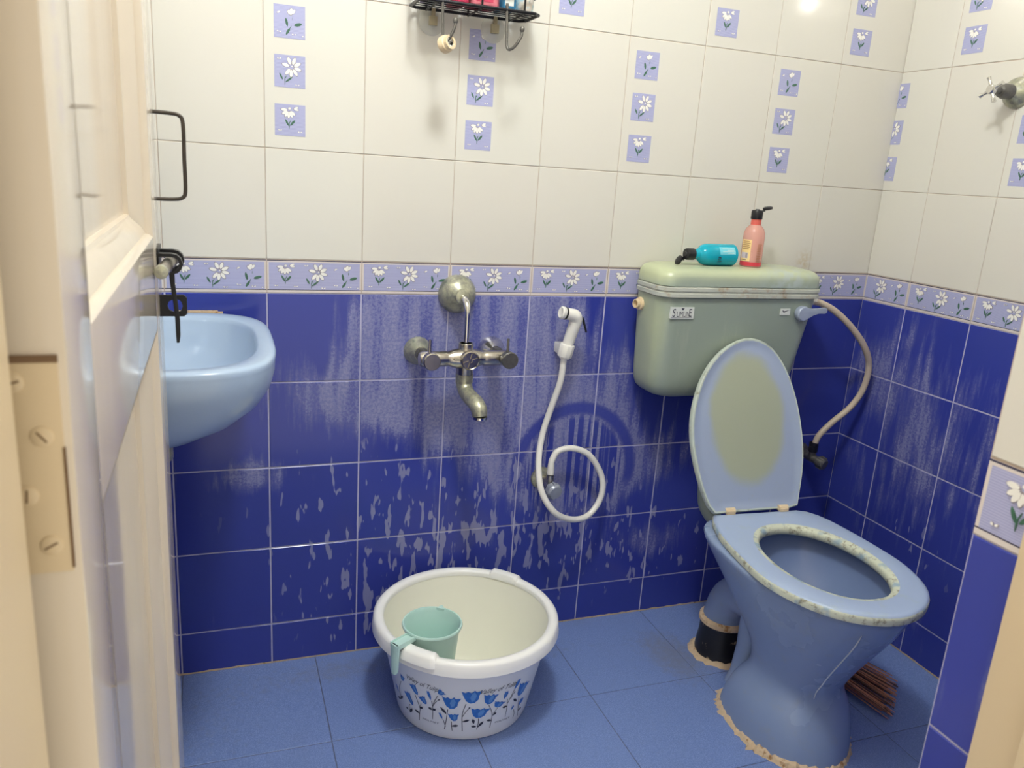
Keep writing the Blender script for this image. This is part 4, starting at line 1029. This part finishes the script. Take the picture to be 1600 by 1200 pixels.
for txt, size, shr, a, b in (('Valley of Tulip', .0175, .5, (-1.066, .1360), (-.598, .1320)), ('Valley of Tulip', .0175, .5, (-.121, .1330), (.385, .1325)),
                             ('POLYSET', .0062, .1, (-.861, .0395), (-.609, .0400)), ('POLYSET', .0062, .1, (.164, .0392), (.425, .0355))):
    tx = G(); cone_text(tx, txt, size, shr, a, b, 0); tx.build('lettering', 'ink_grey', bk, smooth=False)

MX_, MY_, MZ_ = -1.290, -.300, .128
mg = thing('mug', (MX_, MY_, MZ_), 'mint green plastic bath mug hooked over the bucket rim', 'mug')
g = G(); g.lathe([(.046, 0), (.049, .002), (.0585, .105), (.0630, .108), (.0645, .112), (.0630, .1155), (.0605, .1155), (.0570, .108), (.0480, .006), (.044, .004)], None, 48); g.build('cup', 'mug', mg, angle=50)
g = G(); X = Matrix.Rotation(math.radians(58), 4, 'Z'); g.prism([(.0575, -.009), (.069, -.003), (.0715, 0), (.069, .003), (.0575, .009)], .1080, .1158, 0, X)
g.build('pouring_lip', 'mug', mg)
hd_dir = Vector((-.86, -.51)).normalized(); X = axis_mat((0, 0, 0), (0, 0, 1), (hd_dir.x, hd_dir.y, 0))
g = G(); g.box((.056, -.0115, .1045), (.108, .0115, .1100), 0, X); 
for sgn in (-1, 1): g.box((.058, sgn * .0105 - .0015, .1015), (.108, sgn * .0105 + .0015, .1125), 0, X)
rings = []
for z, w in ((.110, .0120), (.09, .0115), (.06, .0105), (.048, .0095), (.042, .006)):
    rings.append([(.1035, -w, z), (.1065, -w, z), (.1095, -w * .55, z), (.1095, w * .55, z), (.1065, w, z), (.1035, w, z)])
g.loft(rings, 0, True, True, True, X); g.build('handle', 'mug', mg, bevel=.0008)

# ------------------------------------------------------------------ broom on the floor behind the toilet
br = thing('broom', (-.255, -.30, 0), 'reddish stick broom lying on the floor behind the toilet', 'broom')
gb = G(); gbd = G(); base = Vector((-.07, .14, .030))
for i in range(90):
    u, w = random.uniform(-1, 1), random.uniform(0, 1)
    tip = Vector((.055 + .062 * u + .0 * w, -.195 - .045 * random.random() + .055 * u, .006 + .030 * w * (1 - .4 * abs(u))))
    st_ = base + Vector((.022 * u, .012 * u, .012 * (w - .5)))
    mid = st_.lerp(tip, .5) + Vector((random.uniform(-.004, .004), 0, .008 * w))
    (gb if i % 3 else gbd).tube([tuple(st_), tuple(mid), tuple(tip)], [.0022, .0020, .0012], 5, k=2)
o = gb.build('bristles', 'bristle', br); o['kind'] = 'stuff'
o = gbd.build('bristles', 'bristle_dark', br); o['kind'] = 'stuff'
gh = G(); gh.tube([tuple(base + Vector((.012, -.022, 0))), tuple(base), tuple(base + Vector((-.03, .055, .004))), tuple(base + Vector((-.055, .105, .006)))], [.026, .024, .016, .014], 14); gh.build('bound_handle', 'bristle_dark', br)

# ------------------------------------------------------------------ wire shelf with its contents
ws = thing('wire_shelf', (-1.19, 0, 1.49), 'black wire shelf with two hooks stuck on the white tiles', 'shelf')
x0, x1, yb, yf, zr = -.125, .125, -.012, -.110, .0
g = G()
def loop(z, r, ya=yb, yb2=yf):
    c = .012; P = [(x0 + c, ya, z), (x1 - c, ya, z), (x1, ya - c, z), (x1, yb2 + c, z), (x1 - c, yb2, z), (x0 + c, yb2, z), (x0, yb2 + c, z), (x0, ya - c, z), (x0 + c, ya, z)]
    g.tube(P, r, 8, sp=False)
loop(zr, .0034); loop(zr + .036, .0032)
g.build('rail', 'black_metal', ws)
for i in range(4):
    gw = G(); yy = yb - .020 - i * .0195; gw.tube([(x0, yy, zr + .002), (x1, yy, zr + .002)], .0012, 6, sp=False); gw.build('wire', 'black_metal', ws)
for xx in (-.09, 0.0, .09):
    gw = G(); gw.tube([(xx, yb, zr + .036), (xx, yb, zr - .003), (xx, yf, zr - .003), (xx, yf, zr + .036)], .0022, 6, sp=False); gw.build('wire', 'black_metal', ws)
for (hx, tx_) in ((-.081, .020), (.052, .026)):
    gh = G(); gh.tube([(hx, yf, zr + .012), (hx + .001, yf, zr - .02), (hx + .003, yf - .002, zr - .062), (hx + .006, yf - .008, zr - .074), (hx + tx_ * .6, yf - .016, zr - .068), (hx + tx_, yf - .020, zr - .050), (hx + tx_ + .002, yf - .020, zr - .040)], .0030, 10)
    gh.lathe([(.001, -.006), (.0045, -.003), (.0052, .001), (.0042, .005), (.001, .0065)], Matrix.Translation((hx + tx_ + .002, yf - .020, zr - .036)), 12)
    gh.build('hook', 'dark_metal', ws)
for cx in (-.075, .060):
    gc = G(); gc.lathe([(.0275, .0006), (.0265, .0022), (.018, .006), (.010, .009), (.006, .012)], axis_mat((cx, 0, zr - .022), (0, -1, 0)), 28); cup = gc.build('suction_cup', 'suction', ws)
    gc = G(); gc.box((cx - .0085, -.019, zr - .031), (cx + .0085, -.008, zr - .013)); gc.box((cx - .004, -.018, zr - .013), (cx + .004, -.010, zr + .002)); gc.build('clip', 'suction_clip', cup, bevel=.002)
rg = thing('plastic_ring', (-1.262, -.1215, 1.4125), 'beige plastic pipe ring hanging on the left shelf hook', 'ring')
X = axis_mat((0, 0, 0), (.55, -1, .30))
g = G(); g.lathe([(.0105, -.010), (.0165, -.010), (.0172, -.004), (.0160, -.002), (.0160, .002), (.0140, .004), (.0138, .011), (.0095, .011), (.0095, -.010)], X, 26, cap0=False, cap1=False); g.build('ring_body', 'beige_plastic', rg)
g = G(); g.lathe([(.0092, -.009), (.0092, .0095), (.0065, .0098), (.0065, -.009)], X, 20, cap0=False, cap1=False); g.build('metal_insert', 'chrome_bright', rg)
def packet(name, lo, hi, mat, label, cat, extra=None):
    t = thing(name, ((lo[0] + hi[0]) / 2, (lo[1] + hi[1]) / 2, lo[2]), label, cat, group='packets on the wire shelf')
    g = G(); sx, sy, sz = [(hi[i] - lo[i]) / 2 for i in range(3)]
    rings = []
    for q, (a, b) in enumerate(((0, .93), (.15, 1), (.85, 1), (1, .92))):
        rings.append([(x * sx * b, y * sy * b, 2 * sz * a) for x, y in ((-1, -.8), (-.8, -1), (.8, -1), (1, -.8), (1, .8), (.8, 1), (-.8, 1), (-1, .8))])
    g.loft(rings); g.build('wrapper', mat, t, bevel=.0012)
    g = G()
    if extra: g.box((-sx * .7, -sy * 1.02, sz * .5), (sx * .5, -sy * .98, sz * 1.5)); g.box((-sx * .7, -sy * .6, -.0006), (sx * .5, sy * .7, .0006)); g.build('printed_band', extra, t, smooth=False)
    return t
zz = 1.49 + .0042
packet('soap_packet', (-1.300, -.095, zz), (-1.250, -.028, zz + .030), 'lilac_wrap', 'lilac soap packet at the left end of the wire shelf', 'packet', 'label_white')
packet('soap_packet', (-1.245, -.098, zz), (-1.212, -.024, zz + .028), 'crimson', 'small crimson packet left of the rose packet on the shelf', 'packet', 'pale_rose')
packet('soap_packet', (-1.208, -.096, zz), (-1.148, -.030, zz + .032), 'pale_rose', 'rose pink packet in the middle of the wire shelf', 'packet', 'crimson')
packet('soap_packet', (-1.143, -.097, zz), (-1.112, -.026, zz + .026), 'sky_wrap', 'blue packet right of the rose packet on the shelf', 'packet', 'label_white')
po = thing('refill_pouch', (-1.086, -.062, zz), 'pastel patterned pouch standing at the right end of the wire shelf', 'pouch')
g = G(); rings = []
for z, w, d in ((0, .018, .028), (.01, .019, .033), (.05, .019, .030), (.085, .017, .015), (.10, .016, .004)):
    rings.append([(w * math.cos(a), d * math.sin(a), z) for a in [2 * PI * i / 20 for i in range(20)]])
g.loft(rings); g.build('pouch_body', 'pouch', po)
g = G(); g.box((-.016, -.004, .099), (.016, .004, .108)); g.build('seal', 'label_white', po, bevel=.001)

# ------------------------------------------------------------------ cross-handle stopcock on the right wall
sk = thing('stopcock', (0, -.350, 1.421), 'chrome cross-handle stopcock on the right white-tiled wall', 'tap')
g = G(); g.lathe([(.033, -.001), (.034, .004), (.031, .012), (.020, .022), (.016, .026)], axis_mat((0, 0, 0), (-1, 0, 0)), 30); g.build('flange', 'chrome_scaled', sk)
g = G(); g.lathe([(.016, .018), (.0165, .045), (.013, .056), (.008, .058), (.0075, .074)], axis_mat((0, 0, 0), (-1, 0, 0)), 24); g.build('stem', 'dark_metal', sk)
g = G(); X = axis_mat((-.076, 0, 0), (-1, 0, 0)); g.lathe([(.008, -.004), (.0105, 0), (.0105, .010), (.008, .013)], X, 20)
for k in range(4):
    g.tube([(.006, 0, .005), (.020, 0, .005), (.029, 0, .006)], [.0045, .0036, .0050], 10, X=X @ Matrix.Rotation(k * PI / 2 + .45, 4, 'Z'))
g.build('cross_handle', 'chrome_bright', sk)
